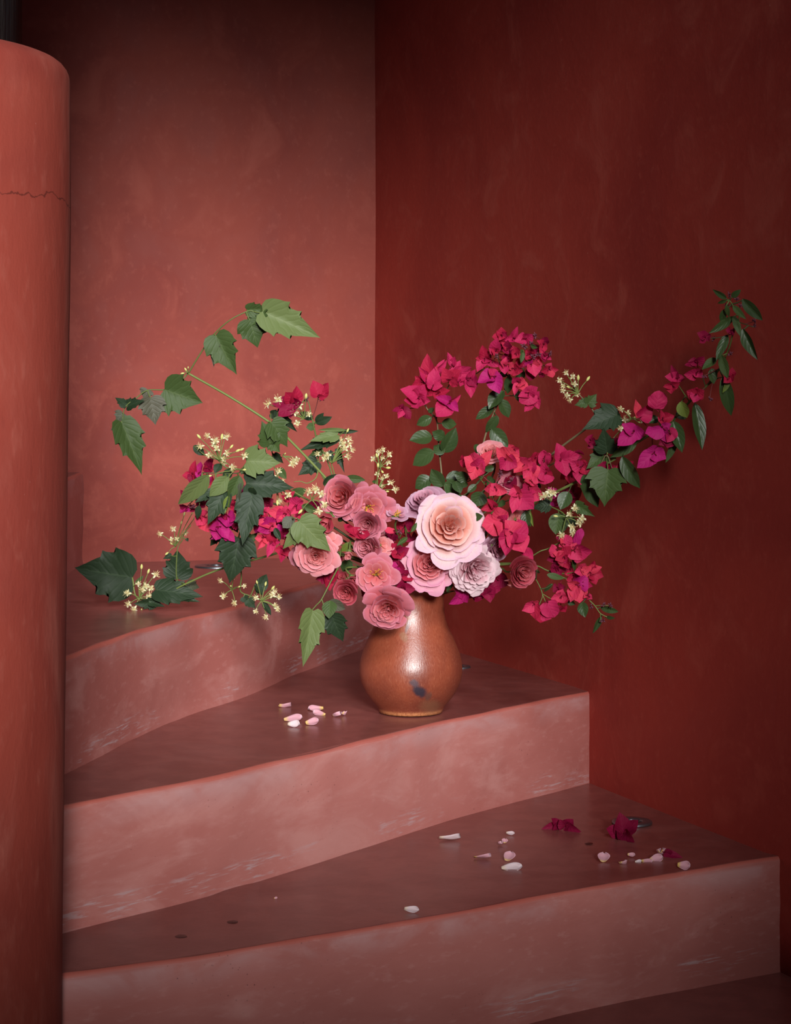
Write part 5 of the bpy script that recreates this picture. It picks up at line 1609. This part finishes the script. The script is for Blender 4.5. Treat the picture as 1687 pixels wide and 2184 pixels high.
rose('wide open dusty rose showing a yellow stamen heart', 801, 1228, 3.42, 42, (-0.02, -0.12, 1), 'semi', 'dusty', 110, True, extra=[(60, 1.15, 0.55, 0.0), (110, 1.1, 0.5, 0), (355, 1.1, 0.5, 0)], spin=1.9,
     leaves=[('H8', (420, 1180), (330, 1350), 170, 3.48, 'oval', 'boug'), ('H8', (440, 950), (300, 1070), 100, 3.46, 'oval', 'lime')])
rose('tight spiral pink rose hanging between the drooping clematis tip and the vase neck', 738, 1264, 3.42, 27, (-0.25, -0.25, 0.93), 'compact', 'deep', 111, spin=0.3)
rose('lowest dusty rose drooping over the shoulder of the vase', 826, 1301, 3.405, 45, (-0.10, -0.32, 0.93), 'full', 'dusty', 112, extra=[(20, 1.25, 0.5, 0.05), (75, 1.2, 0.5, 0.1), (150, 1.2, 0.4, 0)], spin=0.1)
rose('soft pink rose with peach heart under the clematis leaf pair', 674, 1186, 3.43, 39, (0.05, -0.10, 1), 'full', 'rosepink', 113, extra=[(345, 1.25, 0.42, 0), (310, 1.15, 0.4, 0)], spin=1.1)
rose('mauve rose facing sideways behind the soft pink rose', 645, 1190, 3.45, 36, (-0.55, -0.25, 0.8), 'semi', 'mauve', 114, spin=0.1)
rose('soft pink open rose seen behind the clematis leaf tip', 700, 1156, 3.45, 31, (0.35, 0.45, 0.8), 'open', 'rosepink', 115, spin=0.6)
rose('deep pink half opened rose below the clematis flowers', 698, 1108, 3.445, 22, (-0.35, -0.55, 0.75), 'bud', 'deep', 116, spin=0.6)
rose('small lilac rose with three upright petals by the pale rose', 848, 1095, 3.46, 25, (0.1, 0.72, 0.66), 'open', 'lilac', 117, True, spin=0.9)
rose('deep rose with cupped rosette heart at the outer edge of the roses', 1115, 1219, 3.43, 33, (0.35, -0.20, 0.9), 'cup', 'deep', 118, spin=0.7)
rose('drooping soft pink rose petals hanging below the cupped rosette', 1099, 1246, 3.445, 24, (-0.25, -0.85, 0.4), 'open', 'rosepink', 119, spin=0.2)
rose('soft pink rose facing up above the coral bracts', 1047, 962, 3.50, 27, (-0.10, 0.6, 0.75), 'full', 'rosepink', 120, spin=0.7)
rose('mauve pink rose mostly hidden inside the coral bougainvillea head', 1090, 1030, 3.49, 30, (0.1, -0.2, 0.9), 'semi', 'mauve', 121, spin=0.7)
rose('soft pink rose behind the two broad pink bracts', 1103, 1106, 3.47, 31, (0.45, 0.25, 0.8), 'semi', 'rosepink', 122, spin=1.7)
rose('pale mauve rose seen from its side against the white rose', 1062, 1172, 3.47, 33, (0.55, -0.35, 0.75), 'full', 'lilac', 123, spin=0.7)
rose('crimson rosebud touching the wide open dusty rose', 752, 1236, 3.435, 14, (0.25, -0.45, 0.85), 'bud', 'deep', 124, name='rosebud', cat='rosebud')
rose('crimson rosebud leaning away from its twin towards the drooping clematis tip', 732, 1232, 3.44, 13, (-0.35, 0.25, 0.85), 'bud', 'deep', 125, name='rosebud', cat='rosebud')
rose('coral rosebud pointing down between the dusty roses', 743, 1182, 3.43, 12, (-0.15, -0.55, 0.8), 'bud', 'rosepink', 126, name='rosebud', cat='rosebud')

# ================================================================== fallen petals and blossoms
GP = 'fallen rose petals on the steps'
MF = petal_material('fallen_petal_pink', (214, 178, 96), (204, 148, 162), (216, 178, 192), 0.15, 0.06, 0.32)
MF2 = petal_material('fallen_petal_white', (214, 190, 170), (216, 194, 198), (220, 204, 208), 0.15, 0.06, 0.32)


def fallen_petal(cx, cy, z, wpx, hpx, ang, seed, label, mat=MF, curl=0.35, lift=0.3):
    """curled petal lying on the level z; wpx is its width seen in the photo"""
    rnd = random.Random(seed)
    P = onlevel(cx, cy, z)
    s = P.y / FPX
    L = wpx * s
    wd = max(hpx * s * 1.5, L * 0.72)
    nu, nv = 8, 8
    vs, fs, uv = [], [], []
    for j in range(nv + 1):
        for i in range(nu + 1):
            u, v = -1 + 2 * i / nu, j / nv
            half = 0.5 * wd * (0.18 + 0.82 * math.sin(math.pi * (0.06 + 0.60 * v)) ** 1.0) * (1 if v < 0.6 else max(0.04, 1 - ((v - 0.6) / 0.4) ** 2) ** 0.5)
            x = (v - 0.5) * L * (1 - 0.10 * u * u * v)
            y = u * half
            zz = curl * wd * (u * u) * (0.35 + 0.5 * v) + lift * L * 0.55 * (v - 0.45) ** 2 * (1.6 if v > 0.45 else 0.8)
            zz += 0.05 * L * noise.noise(Vector((u * 1.5 + seed, v * 2, seed)))
            vs.append(Vector((x, y, zz)))
            uv.append((0.5 + 0.5 * u, v))
    ca, sa = math.cos(math.radians(ang)), math.sin(math.radians(ang))
    tl = math.radians(rnd.uniform(28, 58)) * (1 if rnd.random() < 0.75 else -0.4)
    for v in vs:
        x, y, z_ = v.x * ca - v.y * sa, v.x * sa + v.y * ca, v.z
        v.x, v.y, v.z = x, y * math.cos(tl) - z_ * math.sin(tl), y * math.sin(tl) + z_ * math.cos(tl)
    zm = min(v.z for v in vs)
    zr = max(v.z for v in vs) - zm
    for v in vs:
        v.z = (v.z - zm) / zr * hpx * s * 1.0 + 0.0004
    for j in range(nv):
        for i in range(nu):
            q = j * (nu + 1) + i
            fs.append((q, q + 1, q + nu + 2, q + nu + 1))
    # turned edge gives the petal a little body
    o = mesh_obj('fallen_petal', vs, fs, mat, None, uvs=uv)
    o.location = P
    sm = o.modifiers.new('thickness', 'SOLIDIFY')
    sm.thickness = 0.0004
    sm.offset = 1
    tag(o, label, 'petal', GP)
    return o


p2 = lambda x, y: px('P2', x, y)
p3 = lambda x, y: px('P3', x, y)
for (q, w_, h_, a, lb, m) in [
        (p2(370, 345), 28, 11, 20, 'pink curled petal with yellow base, farthest from the vase on its step', MF),
        (p2(870, 395), 33, 11, 190, 'pale petal with yellow edge propped against another beside the vase', MF),
        (p2(920, 470), 28, 11, 160, 'boat shaped pale petal under the yellow edged one', MF),
        (p2(1215, 500), 22, 13, 320, 'crumpled pink petal nearest the vase foot', MF),
        (p2(1325, 480), 13, 10, 60, 'tiny upright petal scrap beside the crumpled one', MF),
        (p2(505, 565), 40, 14, 10, 'large cupped pale pink petal on the vase step', MF),
        (p2(510, 655), 26, 13, 355, 'small white petal in front of the large cupped one', MF2),
        (p2(815, 620), 29, 14, 15, 'folded petal with bright yellow base on the vase step', MF)]:
    fallen_petal(q[0], q[1] + 4, Z2, w_, h_, a, int(q[0] * 3 + q[1]), lb, m)
for (q, w_, h_, a, lb, m) in [
        (p3(115, 258), 46, 15, 5, 'large creamy white petal lying apart on the lowest step', MF2),
        (p3(490, 222), 18, 6, 350, 'thin dry petal sliver on the lowest step', MF2),
        (p3(428, 288), 12, 9, 300, 'tiny twisted pink petal on the lowest step', MF),
        (p3(455, 275), 12, 9, 80, 'tiny upright pink petal touching the twisted one', MF),
        (p3(318, 372), 37, 12, 345, 'wavy pink petal with yellow tip on the lowest step', MF),
        (p3(482, 380), 33, 17, 70, 'cupped petal with yellow heart on the lowest step', MF),
        (p3(500, 440), 45, 13, 5, 'long rolled pale petal in front of the cupped one', MF2),
        (p3(1068, 388), 28, 18, 80, 'tent shaped pale lilac petal before the steel floor light', MF),
        (p3(1190, 412), 18, 11, 30, 'small split petal with yellow point near the nosing', MF),
        (p3(1240, 358), 16, 7, 350, 'tiny lilac petal between the tent shaped petal and the crimson bract', MF),
        (p3(1284, 398), 14, 6, 5, 'tiny white petal between the lilac scraps', MF2),
        (p3(1338, 396), 24, 7, 355, 'flat narrow pink petal beside the spent flower', MF),
        (p3(1395, 388), 30, 15, 20, 'boat shaped pink petal carrying dry stamens', MF),
        (p3(1425, 352), 14, 14, 70, 'upright pink petal behind the boat shaped one', MF),
        (p3(1566, 436), 27, 16, 350, 'squarish lilac petal at the very edge of the lowest step', MF)]:
    fallen_petal(q[0], q[1] + 3, Z1, w_, h_, a, int(q[0] * 3 + q[1]), lb, m)
fallen_petal(878, 1944, Z1, 32, 11, 350, 77, 'single pale petal on the nosing of the lowest step, apart from the others', MF2)
fallen_petal(588, 1917, Z1, 7, 4, 10, 78, 'tiny lilac petal crumb alone on the bare part of the lowest step', MF)

# dark damp spots on the lowest tread are thin stains
M_STAIN = simple('damp_stain', (62, 28, 27), 0.35, 0.5)
for x, y, r, lb_ in [(386, 1997, 13, 'dark oval damp stain closest to the column on the lowest step'), (496, 1966, 12, 'dark oval damp stain farther from the column than its twin'),
                     (1256, 1799, 9, 'faint round damp stain between the fallen crimson blossoms')]:
    P = onlevel(x, y, Z1)
    rr = r * P.y / FPX
    o = lathe('damp_stain', [(rr, 0.0), (rr * 0.9, 0.0004), (0.0005, 0.0005)], (0, 0, 0), M_STAIN, 32, rr * 0.25, x, cap=False)
    o.location = P
    tag(o, lb_, 'stain')

GF = 'fallen bougainvillea blossoms on the lowest step'


def fallen_blossom(label, crop, c, tips, mat, seed, lift):
    s = CROPS[crop][2]
    cx, cy = px(crop, *c)
    base = onlevel(cx, cy, Z1)
    pl = Plant('fallen_blossom', label, 'blossom', GF, seed, base=base)
    C = base + Vector((0, 0, 0.004))
    vs, fs = merge([blob(pl.loc(C), Vector((0.2, -0.6, 0.5)).normalized(), 0.0012, 0.012, 6, 4), blob(pl.loc(C), Vector((-0.4, -0.3, 0.6)).normalized(), 0.0012, 0.011, 6, 4)])
    f = mesh_obj('floret', vs, fs, M_TUBE, pl.e)
    for t in tips:
        tx, ty = px(crop, t[0], t[1])
        T = W(tx, ty, base.y + (t[3] if len(t) > 3 else -0.01))
        if T.z < Z1 + 0.0015:
            T = onlevel(tx, ty, Z1 + 0.0015)
        width = t[2] / s * base.y / FPX
        me = unit('bract', pl.r.randrange(8), MB[mat], 'B' + mat)
        link_mesh('bract', me, f, pl.world(frame(C, T, width * 1.1, pl.r.uniform(-20, 20))))
    return pl


fallen_blossom('large fallen crimson blossom half covering the steel floor light', 'P3', (1190, 245), [(1175, 105, 110), (1080, 195, 90), (1285, 140, 80), (1255, 278, 70), (1150, 260, 90)], 'dark', 201, 0.03)
fallen_blossom('small fallen crimson blossom with two folded bracts', 'P3', (790, 190), [(740, 130, 50), (690, 195, 50), (760, 200, 40)], 'dark', 202, 0.01)
fallen_blossom('rounded fallen crimson blossom beside the small folded one', 'P3', (830, 200), [(800, 150, 70), (880, 140, 80), (915, 215, 70), (850, 205, 60)], 'dark', 203, 0.01)
fallen_blossom('flat fallen crimson bract touching the spent pink petals', 'P3', (1442, 362), [(1555, 372, 50), (1500, 340, 40)], 'dark', 204, 0.0)
